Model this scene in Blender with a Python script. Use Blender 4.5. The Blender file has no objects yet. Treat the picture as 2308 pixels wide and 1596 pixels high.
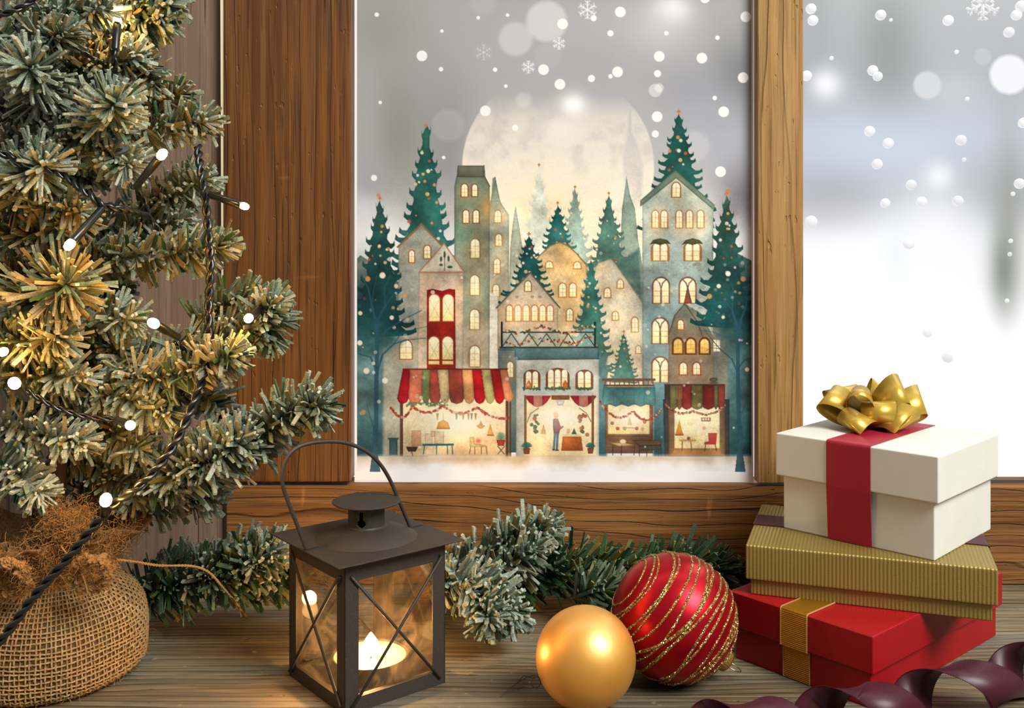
import bpy, bmesh, math, random
import numpy as np
from mathutils import Vector, Matrix
random.seed(7); RNG = np.random.default_rng(7)
C = bpy.context.scene.collection
SC = bpy.context.scene

# ------------------------------------------------------------------ camera
F, HZ, H = 2256.4, 546.3, 0.40            # focal length in pixels, row of the horizon, camera height
cam = bpy.data.cameras.new('camera'); camo = bpy.data.objects.new('camera', cam); C.objects.link(camo)
cam.sensor_width = 36; cam.lens = 36 * F / 2308; cam.shift_y = -(798 - HZ) / 2308
cam.clip_start = .01
camo.location = (0, 0, H); camo.rotation_euler = (math.pi / 2, 0, 0)
SC.camera = camo
SC.view_settings.view_transform = 'Standard'; SC.view_settings.look = 'None'
SC.view_settings.gamma = 1; SC.view_settings.exposure = 0.0
SC.cycles.max_bounces = 8; SC.cycles.transparent_max_bounces = 16
SC.cycles.caustics_reflective = False; SC.cycles.caustics_refractive = False
SC.cycles.sample_clamp_indirect = 4

def W(px, py, d):                          # the point at depth d seen at photo pixel (px, py)
    return Vector(((px - 1154) * d / F, d, H - (py - HZ) * d / F))
def on_z(px, py, z):                       # the point of height z seen at photo pixel (px, py)
    return W(px, py, (H - z) * F / (py - HZ))
def lin(c):
    return tuple(((v / 255) / 12.92 if v / 255 <= .04045 else ((v / 255 + .055) / 1.055) ** 2.4) for v in c[:3])

# ------------------------------------------------------------------ node helper
class NT:
    def __init__(s, tree): s.t = tree; s.n = tree.nodes; s.l = tree.links
    def put(s, sock, v):
        if isinstance(v, bpy.types.NodeSocket): s.l.new(v, sock)
        elif v is not None:
            if isinstance(v, (tuple, list)) and len(v) == 3 and sock.type == 'RGBA': v = (*v, 1)
            sock.default_value = v
    def node(s, typ, ins=None, **props):
        nd = s.n.new(typ)
        for k, v in props.items(): setattr(nd, k, v)
        for k, v in (ins or {}).items(): s.put(nd.inputs[k], v)
        return nd
    def m(s, op, a, b=None, c=None, clamp=False):
        nd = s.node('ShaderNodeMath', operation=op, use_clamp=clamp)
        for i, v in enumerate((a, b, c)):
            if v is not None: s.put(nd.inputs[i], v)
        return nd.outputs[0]
    def mix(s, f, a, b, mode='MIX'):
        nd = s.n.new('ShaderNodeMix'); nd.data_type = 'RGBA'; nd.blend_type = mode
        s.put(nd.inputs[0], f); s.put(nd.inputs[6], a); s.put(nd.inputs[7], b)
        return nd.outputs[2]
    def ramp(s, f, stops):
        nd = s.n.new('ShaderNodeValToRGB'); s.put(nd.inputs[0], f); e = nd.color_ramp.elements
        while len(e) < len(stops): e.new(.5)
        for el, (p, c) in zip(e, stops):
            el.position = p; el.color = (c, c, c, 1) if isinstance(c, (int, float)) else (*c, 1)
        return nd.outputs[0]
    def mr(s, v, a, b, c=0, d=1):
        nd = s.node('ShaderNodeMapRange', {0: v, 1: a, 2: b, 3: c, 4: d}); return nd.outputs[0]
    def noise(s, vec, scale, detail=4, rough=.55, dist=0):
        return s.node('ShaderNodeTexNoise', {'Vector': vec, 'Scale': scale, 'Detail': detail, 'Roughness': rough, 'Distortion': dist}).outputs[0]
    def mapped(s, vec, scale, loc=(0, 0, 0), rot=(0, 0, 0)):
        return s.node('ShaderNodeMapping', {'Vector': vec, 'Scale': scale, 'Location': loc, 'Rotation': rot}).outputs[0]

# ------------------------------------------------------------------ world: a misty winter garden outside (+Y), a dim room behind the camera
wd = bpy.data.worlds.new('winter_garden'); SC.world = wd; wd.use_nodes = True
T = NT(wd.node_tree); T.n.clear()
gen = T.node('ShaderNodeTexCoord').outputs['Generated']
sep = T.node('ShaderNodeSeparateXYZ', {0: gen})
yy = T.m('MAXIMUM', sep.outputs[1], .05)
u = T.m('DIVIDE', sep.outputs[0], yy); v = T.m('DIVIDE', sep.outputs[2], yy)
def U(px): return (px - 1154) / F
def V(py): return (HZ - py) / F
def blob(col, px, py, rx, ry, c, a=1.0, hard=False):
    du = T.m('DIVIDE', T.m('SUBTRACT', u, U(px)), rx / F); dv = T.m('DIVIDE', T.m('SUBTRACT', v, V(py)), ry / F)
    d2 = T.m('ADD', T.m('MULTIPLY', du, du), T.m('MULTIPLY', dv, dv))
    f = T.mr(d2, 1.15, .75, 0, a) if hard else T.m('MULTIPLY', T.m('POWER', 2.718, T.m('MULTIPLY', d2, -1.0)), a)
    return T.mix(f, col, lin(c))
col = T.ramp(T.mr(v, V(640), V(0)), [(0, lin((253, 253, 255))), (.17, lin((248, 249, 252))), (.30, lin((196, 200, 211))), (.52, lin((206, 214, 226))), (.74, lin((188, 190, 196))), (1, lin((198, 199, 200)))])
lown = T.noise(gen, 5, 2, .5)
col = T.mix(T.mr(lown, .45, .75, 0, .35), col, lin((175, 178, 180)))
for b in [(2000, 110, 75, 150, (152, 155, 150), .75), (1830, 60, 60, 200, (160, 162, 162), .5), (1880, 440, 130, 85, (160, 161, 170), .75),
          (2230, 440, 180, 90, (168, 170, 176), .7), (1990, 330, 200, 70, (206, 216, 231), .8), (1860, 480, 110, 40, (176, 174, 180), .6),
          (1990, 640, 330, 150, (255, 255, 255), .97), (2110, 540, 90, 120, (250, 250, 253), .85), (2275, 480, 38, 230, (160, 160, 150), .62), (2262, 610, 34, 110, (120, 126, 118), .8),
          (2020, 580, 35, 60, (236, 240, 243), .5), (2240, 790, 160, 45, (232, 232, 238), .7), (1900, 750, 160, 60, (244, 247, 251), .6),
          (1862, 190, 34, 34, (250, 250, 253), 1), (2116, 398, 30, 30, (245, 246, 252), 1), (2150, 200, 60, 50, (215, 216, 220), .5)]:
    col = blob(col, *b)
for b in [(2090, 192, 32, 32, (222, 223, 227), .85, True), (2275, 168, 45, 45, (248, 248, 250), .95, True), (2215, 128, 20, 20, (212, 212, 216), .5, True)]:
    col = blob(col, *b)
lp_room = T.mr(sep.outputs[1], -.05, .12)          # 0 in the room, 1 outside
room = T.ramp(T.mr(sep.outputs[2], -1, 1), [(0, (.06, .048, .038)), (.5, (.26, .245, .22)), (1, (.42, .41, .40))])
zen = T.mr(sep.outputs[2], .38, .75)              # the overcast sky grows brighter overhead
out_strength = T.m('ADD', T.mr(lp_room, 0, 1, 0.85, 1.06), T.m('ADD', T.m('MULTIPLY', T.m('MULTIPLY', zen, lp_room), 3.2), T.m('MULTIPLY', T.mr(v, V(640), V(900)), T.m('MULTIPLY', lp_room, .5))))
bg = T.node('ShaderNodeBackground', {'Color': T.mix(lp_room, room, col), 'Strength': out_strength})
T.l.new(bg.outputs[0], T.node('ShaderNodeOutputWorld').inputs[0])

# ------------------------------------------------------------------ lights: one big soft daylight source on the right, in front of the table
def area(name, loc, target, size, power, color):
    l = bpy.data.lights.new(name, 'AREA'); l.shape = 'DISK'; l.size = size; l.energy = power; l.color = color
    o = bpy.data.objects.new(name, l); C.objects.link(o); o.location = loc
    o.rotation_euler = (Vector(target) - Vector(loc)).to_track_quat('-Z', 'Y').to_euler()
    return o
area('daylight_from_room_window', (1.91, -.96, 2.69), (.05, 1.0, .15), 1.7, 196, (1, .985, .95))

# ------------------------------------------------------------------ mesh helpers
class MB:
    def __init__(s): s.v = []; s.f = []; s.mi = []; s.col = []
    def add(s, vs, fs, mi=0, col=None):
        n = len(s.v); s.v += [tuple(p) for p in vs]; s.f += [tuple(i + n for i in f) for f in fs]; s.mi += [mi] * len(fs)
        if col is not None: s.col += [tuple(col)] * len(vs)
        return s
    def box(s, x0, x1, y0, y1, z0, z1, mi=0):
        vs = [(x, y, z) for z in (z0, z1) for y in (y0, y1) for x in (x0, x1)]
        return s.add(vs, [(0, 2, 3, 1), (4, 5, 7, 6), (0, 1, 5, 4), (2, 6, 7, 3), (0, 4, 6, 2), (1, 3, 7, 5)], mi)
    def tube(s, pts, r, n=8, mi=0, closed=False, col=None):
        pts = [Vector(p) for p in pts]; m = len(pts); rr = r if isinstance(r, (list, tuple, np.ndarray)) else [r] * m
        vs = []; up = None
        for i, p in enumerate(pts):
            a = pts[(i - 1) % m] if (closed or i > 0) else p; b = pts[(i + 1) % m] if (closed or i < m - 1) else p
            t = (b - a); t = t.normalized() if t.length > 1e-12 else Vector((0, 0, 1))
            if up is None: up = t.orthogonal().normalized()
            up = (up - t * up.dot(t)); up = up.normalized() if up.length > 1e-9 else t.orthogonal().normalized()
            w = t.cross(up)
            for k in range(n):
                q = 2 * math.pi * k / n; vs.append(p + (up * math.cos(q) + w * math.sin(q)) * rr[i])
        fs = []
        for i in range(m if closed else m - 1):
            j = (i + 1) % m
            for k in range(n): fs.append((i * n + k, i * n + (k + 1) % n, j * n + (k + 1) % n, j * n + k))
        if not closed: fs += [tuple(range(n))[::-1], tuple((m - 1) * n + k for k in range(n))]
        return s.add(vs, fs, mi, col)
    def lathe(s, prof, n=48, mi=0, M=None, skip=None):
        vs = []; fs = []; m = len(prof)
        for (r, z) in prof:
            for k in range(n):
                a = 2 * math.pi * k / n; vs.append(Vector((r * math.cos(a), r * math.sin(a), z)))
        for i in range(m - 1):
            for k in range(n):
                if skip and skip(i, k): continue
                fs.append((i * n + k, i * n + (k + 1) % n, (i + 1) * n + (k + 1) % n, (i + 1) * n + k))
        if M is not None: vs = [M @ p for p in vs]
        return s.add(vs, fs, mi)
    def build(s, name, mats, parent=None, smooth=False, origin=None, bevel=0, matrix=None):
        me = bpy.data.meshes.new(name)
        vs = s.v
        if origin is not None: vs = [(p[0] - origin[0], p[1] - origin[1], p[2] - origin[2]) for p in vs]
        me.from_pydata(vs, [], s.f)
        if not isinstance(mats, (list, tuple)): mats = [mats]
        for m in mats: me.materials.append(m)
        me.polygons.foreach_set('material_index', s.mi)
        if s.col:
            a = me.color_attributes.new('tint', 'FLOAT_COLOR', 'POINT')
            a.data.foreach_set('color', np.hstack([np.array(s.col, dtype=np.float32), np.ones((len(s.col), 1), np.float32)]).ravel())
        if smooth: me.polygons.foreach_set('use_smooth', [True] * len(me.polygons))
        bm = bmesh.new(); bm.from_mesh(me)
        bmesh.ops.recalc_face_normals(bm, faces=bm.faces)
        if bevel: bmesh.ops.bevel(bm, geom=list(bm.edges), offset=bevel, segments=3, profile=.6, affect='EDGES', clamp_overlap=True)
        bm.to_mesh(me); bm.free(); me.update()
        o = bpy.data.objects.new(name, me); C.objects.link(o)
        if parent is not None: o.parent = parent
        if matrix is not None: o.matrix_local = matrix
        elif origin is not None: o.location = origin
        return o

def tag(o, label=None, cat=None, group=None, kind=None):
    if label: o['label'] = label
    if cat: o['category'] = cat
    if group: o['group'] = group
    if kind: o['kind'] = kind
    return o
def thing(name, loc, label, cat, rz=0, group=None):
    o = bpy.data.objects.new(name, None); C.objects.link(o); o.location = loc; o.rotation_euler = (0, 0, rz); o.empty_display_size = .01
    return tag(o, label, cat, group)

def mat(name, base=(.5, .5, .5), rough=.5, metal=0, **kw):
    m = bpy.data.materials.new(name); m.use_nodes = True; t = NT(m.node_tree)
    b = t.n['Principled BSDF']; b.inputs['Base Color'].default_value = (*base, 1); b.inputs['Roughness'].default_value = rough; b.inputs['Metallic'].default_value = metal
    for k, v in kw.items(): b.inputs[k.replace('_', ' ')].default_value = v
    return m, t, b
def bump(t, b, h, strength=.4, dist=.001):
    nd = t.node('ShaderNodeBump', {'Height': h, 'Strength': strength, 'Distance': dist}); t.l.new(nd.outputs[0], b.inputs['Normal']); return nd

def wood(name, dark, mid, light, axis='X', lines=26, seed=0, line_amt=.6, bumpd=.0012, rough=.62, dist=2.2, wobble=.05, patch=.5, grey=None, pits=.5):
    m, t, b = mat(name, rough=rough); b.inputs['Specular IOR Level'].default_value = .3
    oc = t.node('ShaderNodeTexCoord').outputs['Object']
    al = {'X': (1, 0, 0), 'Y': (0, 1, 0), 'Z': (0, 0, 1)}[axis]
    st = lambda a, c: tuple(a if q else c for q in al)
    loc = (seed * 1.7, seed * .9, seed * 2.3)
    warp = t.noise(t.mapped(oc, st(1.3, 4), loc), 1.6, 2, .5)
    sp = t.node('ShaderNodeSeparateXYZ', {0: t.mapped(oc, (1, 1, 1), loc)})
    ac = {'X': sp.outputs[2], 'Z': sp.outputs[0], 'Y': sp.outputs[0]}[axis]
    if name.startswith('table'): ac = sp.outputs[1]
    c = t.m('MULTIPLY', t.m('ADD', ac, t.m('MULTIPLY', warp, wobble * dist)), lines)
    c = t.m('ADD', c, t.m('MULTIPLY', t.noise(t.mapped(oc, st(3, 30), loc), 1, 2, .5), 1.6))
    fr = t.m('FRACT', c)
    ln = t.ramp(fr, [(0, .0), (.55, .12), (.86, .55), (.94, 1), (1, 0)])
    lmod = t.mr(t.noise(t.mapped(oc, st(2, 14), loc), 1.5, 3), .3, .65, .25, 1)
    ln = t.m('MULTIPLY', ln, lmod)
    fib = t.noise(t.mapped(oc, st(9, 420), loc), 1, 5, .65)
    fib2 = t.noise(t.mapped(oc, st(3.5, 90), loc), 1, 6, .6)
    big = t.noise(t.mapped(oc, st(3, 9), loc), 1, 4, .6)
    col = t.mix(t.mr(fib2, .40, .62), lin(mid), lin(light))
    col = t.mix(t.m('MULTIPLY', t.mr(big, .4, .68), patch), col, lin(light))
    if grey: col = t.mix(t.mr(t.noise(t.mapped(oc, st(4, 16), (3, 5, seed)), 1, 5, .65), .42, .62, 0, .75), col, lin(grey))
    col = t.mix(t.m('MULTIPLY', ln, line_amt), col, lin(dark))
    col = t.mix(t.mr(fib, .50, .34, 0, .6), col, lin(dark))
    crk = t.ramp(t.noise(t.mapped(oc, st(5, 260), (seed, 2, 7)), 1, 3, .5), [(0, 1), (.30, 1), (.345, 0), (1, 0)])
    col = t.mix(t.m('MULTIPLY', crk, .7), col, lin(tuple(q * .5 for q in dark)))
    pit = t.ramp(t.noise(t.mapped(oc, st(70, 210), loc), 1, 2, .4), [(0, 0), (.70, 0), (.76, 1), (1, 1)])
    col = t.mix(t.m('MULTIPLY', pit, pits), col, lin(light))
    scr = t.ramp(t.noise(t.mapped(oc, (90, 90, 18) if axis != 'Z' else (18, 90, 90), (1, seed, 2), (0, .7, .5)), 1, 2, .4), [(0, 0), (.72, 0), (.77, 1), (1, 1)])
    col = t.mix(t.m('MULTIPLY', scr, .35), col, lin(tuple(min(255, q * 1.25) for q in light)))
    t.put(b.inputs['Base Color'], col)
    h = t.m('SUBTRACT', t.m('MULTIPLY', fib, .5), t.m('MULTIPLY', ln, .8)); h = t.m('SUBTRACT', h, t.m('MULTIPLY', pit, .8))
    h = t.m('ADD', h, t.m('MULTIPLY', big, .8))
    bump(t, b, h, .9, bumpd)
    return m
# ------------------------------------------------------------------ the setting: window wall and table
D = 1.166; DG = 1.182                       # front of the boards, plane of the glass
def wx(px, d=D): return (px - 1154) * d / F
def wz(py, d=D): return H - (py - HZ) * d / F
m_left = wood('wood_post', (50, 26, 9), (94, 55, 23), (124, 80, 37), 'Z', 56, 1, .4, .0012, .5, wobble=.012, patch=.3, pits=.35)
m_mull = wood('wood_mullion', (96, 62, 28), (154, 114, 62), (178, 140, 86), 'Z', 34, 2, .6, .0018, .6, wobble=.014, patch=.3, pits=.15)
m_low = wood('wood_rail', (62, 33, 11), (113, 71, 30), (150, 102, 50), 'X', 70, 3, .75, .002, .6, wobble=.05, patch=.35)
m_panel = wood('wood_panel', (98, 77, 62), (124, 101, 84), (136, 114, 97), 'Z', 30, 4, .25, .0006, .6, patch=.25, pits=.1)
m_table = wood('table_wood', (40, 29, 17), (98, 80, 54), (154, 137, 104), 'X', 110, 5, .7, .0022, .66, wobble=.03, patch=.45, grey=(122, 121, 106), pits=.3)
m_table2 = wood('table_wood_front', (38, 27, 15), (98, 78, 50), (150, 128, 94), 'X', 95, 9, .7, .0022, .62, wobble=.03, patch=.5, grey=(96, 98, 88), pits=.3)
ZT = 1.3
tag(MB().box(wx(790) - .148, wx(790), D, D + .05, wz(1088) + .0005, ZT).build('trim_1', m_left, bevel=.0022), kind='structure')
tag(MB().box(wx(1708), wx(1811), D, DG + .004, wz(1090), ZT).build('trim_2', m_mull, bevel=.002), kind='structure')
tag(MB().box(wx(507), 1.15, D + .002, D + .05, -.0, wz(1096)).build('trim_3', m_low, bevel=.003), kind='structure')
tag(MB().box(1.0, 1.15, D, D + .05, wz(1096), ZT).build('trim_4', m_left, bevel=.002), kind='structure')
tag(MB().box(wx(503) - .9, wx(498), D + .012, D + .05, -.0, ZT).build('wall_left', m_panel), kind='structure')
tag(MB().box(wx(790), wx(1708), D + .001, DG + .004, wz(-62, DG), ZT).build('trim_6', m_left, bevel=.002), kind='structure')
m_cream = mat('cream_paint', lin((238, 228, 186)), .5)[0]
cw = MB(); y0 = D + .002
xs = [(wx(495.5), wx(504.5), ZT), (wx(495.5), wx(504.5), wz(0)), (wx(498.5), wx(503.5), wz(760)), (wx(500), wx(503.4), wz(1000))]
vs = []
for a, b, z in xs: vs += [(a, y0, z), (b, y0, z), (a, y0 + .02, z), (b, y0 + .02, z)]
fs = []
for i in range(len(xs) - 1):
    k = 4 * i; fs += [(k, k + 4, k + 5, k + 1), (k + 2, k + 3, k + 7, k + 6), (k, k + 2, k + 6, k + 4), (k + 1, k + 5, k + 7, k + 3)]
cw.add(vs, fs + [(0, 1, 3, 2), (12, 14, 15, 13)]); tag(cw.build('trim_5', m_cream), kind='structure')

# table top: two planks and the seam between them
tb = thing('table', (0, .9, 0), 'weathered grey-brown wooden plank table under the lantern and gifts', 'table')
seam = on_z(500, 1521, 0).y
for (a, b, mm) in ((.30, .70, m_table), (.7008, seam - .0005, m_table2), (seam + .0005, D + .03, m_table)):
    o = MB().box(-1.3, 1.3, a - .9, b - .9, -.035, 0).build('plank', mm, tb, bevel=.0012)

# glass of the right window, with its own thin dark seal
m_glass, t, b = mat('window_glass'); t.n.remove(b)
gl = t.node('ShaderNodeBsdfGlossy', {'Roughness': .02}); tr = t.node('ShaderNodeBsdfTransparent')
fr = t.node('ShaderNodeFresnel', {'IOR': 1.3})
mx = t.node('ShaderNodeMixShader', {0: t.m('MULTIPLY', fr.outputs[0], .8), 1: tr.outputs[0], 2: gl.outputs[0]})
t.l.new(mx.outputs[0], t.n['Material Output'].inputs[0])
m_seal = mat('dark_seal', lin((70, 72, 66)), .5)[0]
win = MB().box(wx(1812) - .01, 1.0, DG + .004, DG + .007, wz(1096) - .004, ZT).build('window_1', m_glass); tag(win, kind='structure')
MB().box(wx(1812) - .01, 1.0, DG + .0005, DG + .0038, wz(1096), wz(1096) + .0035).build('window_seal', m_seal, win)

# ------------------------------------------------------------------ snow falling outside the right window
m_snow = mat('snow', (.96, .97, 1), .8)[0]
t = NT(m_snow.node_tree); b = t.n['Principled BSDF']
tl = t.node('ShaderNodeBsdfTranslucent', {'Color': (1, 1, 1, 1)})
ms_ = t.node('ShaderNodeMixShader', {0: .5, 1: b.outputs[0], 2: tl.outputs[0]}); tp_ = t.node('ShaderNodeBsdfTransparent')
t.l.new(t.node('ShaderNodeMixShader', {0: .28, 1: ms_.outputs[0], 2: tp_.outputs[0]}).outputs[0], t.n['Material Output'].inputs[0])
flakes = [(1828, 20, 12), (1832, 46, 12), (1985, 34, 12), (2008, 45, 4), (2137, 46, 12), (2274, 73, 12), (2291, 34, 12), (2302, 14, 13), (1874, 131, 5), (2156, 117, 5), (1818, 171, 12), (1967, 159, 12), (1978, 172, 11), (2180, 223, 5), (2307, 277, 12), (1960, 296, 12), (2002, 323, 12), (2166, 316, 12), (2173, 360, 5), (1977, 370, 12), (2054, 417, 12), (2077, 455, 12), (2159, 453, 12), (2298, 414, 12), (2283, 437, 5), (1828, 500, 14), (1995, 458, 11), (2278, 543, 5), (2276, 573, 5), (2270, 678, 5), (2135, 806, 12), (2048, 550, 12), (2090, 750, 11)]
sv = bmesh.new(); bmesh.ops.create_icosphere(sv, subdivisions=3, radius=1); bv = [x.co.copy() for x in sv.verts]; bf = [tuple(q.index for q in f.verts) for f in sv.faces]; sv.free()
fl0 = MB().add(bv, bf).build('snowflake', m_snow, smooth=True)
for i, (x, y, r) in enumerate(flakes):
    o = fl0 if i == 0 else fl0.copy()
    if i: C.objects.link(o)
    d = 1.5 + (i * 37 % 23) / 23 * 1.4
    o.location = W(x, y, d); o.scale = (r * d / F,) * 3
    if r > 8: tag(o, 'large round white snow flake drifting outside the right window pane', 'snowflake', 'large snow flakes outside the right window')
    else: tag(o, 'tiny white snow flake drifting outside the right window pane', 'snowflake', 'tiny snow flakes outside the right window')
ms = MB()                                    # the feathery crystal at the top edge
ms_c = W(2215, 8, 1.4)
for k in range(6):
    a = math.pi / 6 + k * math.pi / 3; e = Vector((math.cos(a), 0, math.sin(a)))
    L = 38 * 1.4 / F; ms.tube([ms_c + Vector((0, .0008 * (k % 2), 0)), ms_c + e * L], .0022, 6)
    for q in (.45, .8):
        for s_ in (-1, 1):
            a2 = a + s_ * math.pi / 3; ms.tube([ms_c + e * L * q, ms_c + e * L * q + Vector((math.cos(a2), 0, math.sin(a2))) * L * .3], .0018, 6)
tag(ms.build('snow_crystal', m_snow, origin=ms_c, smooth=True), 'six-armed snow crystal outside at the top of the right window', 'snow crystal')

# ------------------------------------------------------------------ gift boxes
def cloth_mat(name, base, rough, wave_dir='X', scale=900, amt=.25, spec=.4, spread=.0004, metal=0.0, sheen=0):
    m, t, b = mat(name, base, rough, metal); b.inputs['Specular IOR Level'].default_value = spec
    oc = t.node('ShaderNodeTexCoord').outputs['Object']
    wv = t.node('ShaderNodeTexWave', {'Vector': oc, 'Scale': scale, 'Distortion': .6, 'Detail': 2}, bands_direction=wave_dir)
    n = t.noise(oc, 900, 3, .6)
    bump(t, b, t.m('ADD', wv.outputs[1], t.m('MULTIPLY', n, .8)), amt, spread)
    n2 = t.noise(oc, 30, 3)
    t.put(b.inputs['Base Color'], t.mix(t.mr(n2, .35, .7, 0, .25), base, tuple(q * .82 for q in base)))
    if sheen: b.inputs['Sheen Weight'].default_value = sheen
    return m
m_white = cloth_mat('white_card', lin((217, 216, 205)), .6, 'Z', 330, .14)
m_red = cloth_mat('red_card', lin((152, 5, 17)), .42, 'Z', 260, .2)
m_gold = cloth_mat('gold_ribbed_card', lin((146, 126, 64)), .45, 'Y', 92, .55, .5, .0009, .4)
m_rib_red = cloth_mat('crimson_ribbon', lin((160, 24, 52)), .42, 'Y', 300, .25)
m_rib_wine = cloth_mat('wine_satin', lin((66, 10, 32)), .5, 'Y', 400, .15, .4)
m_rib_gold, t, b = mat('gold_lame', lin((196, 140, 36)), .32, .85)
oc = t.node('ShaderNodeTexCoord').outputs['Object']
wv = t.node('ShaderNodeTexWave', {'Vector': t.mapped(oc, (1, 1, 1), rot=(.0, .8, .8)), 'Scale': 260, 'Distortion': .3}, bands_direction='Z')
bump(t, b, t.m('ADD', wv.outputs[1], t.m('MULTIPLY', t.noise(oc, 1500, 2), 1.2)), .8, .0006)
m_rib_edge = mat('pale_gold_selvedge', lin((206, 160, 104)), .5, .2)[0]

def band(mb, prof, t0, t1, th=.0006, mi=0):
    """a ribbon whose path is prof in the (x, z) plane of the box, between y = t0 and t1"""
    n = len(prof); vs = []
    for i, (x, z) in enumerate(prof):
        a = Vector(prof[max(i - 1, 0)]); c = Vector(prof[min(i + 1, n - 1)]); tt = (c - a).normalized(); nn = Vector((-tt.y, tt.x)) * th
        for (yy_, s_) in ((t0, 0), (t1, 0), (t1, 1), (t0, 1)): vs.append((x + nn.x * s_, yy_, z + nn.y * s_))
    fs = []
    for i in range(n - 1):
        for k in range(4): fs.append((4 * i + k, 4 * i + (k + 1) % 4, 4 * i + 4 + (k + 1) % 4, 4 * i + 4 + k))
    fs += [(0, 1, 2, 3), tuple(4 * n - 4 + k for k in (3, 2, 1, 0))]
    mb.add(vs, fs, mi)
def wrap_prof(w, h, zl, ins, r=.0022, e=.0004, straight=False):
    """over the box: from the left foot, out round the lid, across the top, down the right"""
    p = [(ins - e, .001), (ins - e, zl - .001), (-e, zl - .0004), (-e, h - r)]
    if straight: p = [(ins * .55, .0008), (-e, zl - .0004), (-e, h - r)]
    for k in range(1, 6):
        a = math.pi / 2 * k / 5; p.append((-e + r * (1 - math.cos(a)), h - r + (r + e) * math.sin(a)))
    q = [(w - x, z) for x, z in p][::-1]
    return p + q
def gift(name, label, x, y, th, w, d, z0, h, zl, ins, mcard):
    g = thing(name, (x, y, z0), label, 'gift box', th)
    MB().box(ins, w - ins, ins, d - ins, 0, zl + .004).build('box_body', mcard, g, bevel=.0016)
    MB().box(0, w, 0, d, zl, h).build('lid', mcard, g, bevel=.0016)
    return g
def rib_t(px, py, z, x, y, th, axis=1):       # position of a pixel along the side of a box
    p = on_z(px, py, z); q = Vector((p.x - x, p.y - y)); c, s_ = math.cos(th), math.sin(th)
    return (q.x * c + q.y * s_, -q.x * s_ + q.y * c)
R = dict(x=.307, y=.8513, th=.7142, w=.2533, d=.1498, h=.0646, zl=.0315, ins=.0045)
g1 = gift('red_gift_box', 'flat red gift box with gold ribbon at the bottom of the stack', R['x'], R['y'], R['th'], R['w'], R['d'], 0, R['h'], R['zl'], R['ins'], m_red)
ta = rib_t(1820, 1549, 0, R['x'], R['y'], R['th'])[1]; tb_ = rib_t(1760, 1528, 0, R['x'], R['y'], R['th'])[1]
pr = wrap_prof(R['w'], R['h'], R['zl'], R['ins'])
rb = MB(); band(rb, pr, ta, tb_); ro = rb.build('ribbon', m_rib_gold, g1)
re_ = MB(); band(re_, pr, ta - .0006, ta, .0011); band(re_, pr, tb_, tb_ + .0006, .0011); tag(re_.build('ribbon_edge', m_rib_edge, ro), 'pale woven edge of the gold ribbon')
G = dict(x=.4275, y=.8798, th=.3378, w=.1576, d=.2178, h=.0479, zl=.015, ins=.0043)
g2 = thing('gold_gift_box', (G['x'], G['y'], R['h']), 'ribbed gold gift box in the middle of the stack', 'gift box', math.pi / 2 - G['th'])
# local frame: x runs away from the camera, y runs to the left
g2.rotation_euler = (0, 0, math.pi / 2 - G['th'])
MB().box(G['ins'], G['w'] - G['ins'], G['ins'], G['d'] - G['ins'], 0, G['zl'] + .004).build('box_body', m_gold, g2, bevel=.0016)
MB().box(0, G['w'], 0, G['d'], G['zl'], G['h']).build('lid', m_gold, g2, bevel=.0022)
zt = R['h'] + G['h']
def loc2(px, py, z, B):
    p = on_z(px, py, z); q = Vector((p.x - B['x'], p.y - B['y'])); a = B.get('phi', B['th']); c, s_ = math.cos(a), math.sin(a)
    return (q.x * c + q.y * s_, -q.x * s_ + q.y * c)
G['phi'] = math.pi / 2 - G['th']
xa = loc2(1702, 1187, zt, G)[0]; xb = loc2(1713, 1163, zt, G)[0]
xa2 = loc2(2234, 1228, zt, G)[0]; xb2 = loc2(2225, 1206, zt, G)[0]
xa, xb = (xa + xa2) / 2, (xb + xb2) / 2
xb = max(xb, xa + .014)
rb = MB(); band(rb, wrap_prof(G['d'], G['h'], G['zl'], G['ins']), xa, xb)
rb.v = [(p[1], p[0], p[2]) for p in rb.v]; rb.build('ribbon', m_rib_wine, g2)

WB = dict(x=.3808, y=.8942, th=.7929, w=.1515, d=.1618, h=.0958, zl=.0534, ins=.0055)
g3 = gift('white_gift_box', 'white gift box with crimson ribbon and gold bow on top of the stack', WB['x'], WB['y'], WB['th'], WB['w'], WB['d'], zt, WB['h'], WB['zl'], WB['ins'], m_white)
ta = loc2(1974, 1003.5, zt + WB['h'], WB)[1]; tb_ = loc2(1872, 990, zt + WB['h'], WB)[1]
rb = MB(); band(rb, wrap_prof(WB['w'], WB['h'], WB['zl'], WB['ins'], straight=True), ta, tb_); rb.build('ribbon', m_rib_red, g3)

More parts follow.
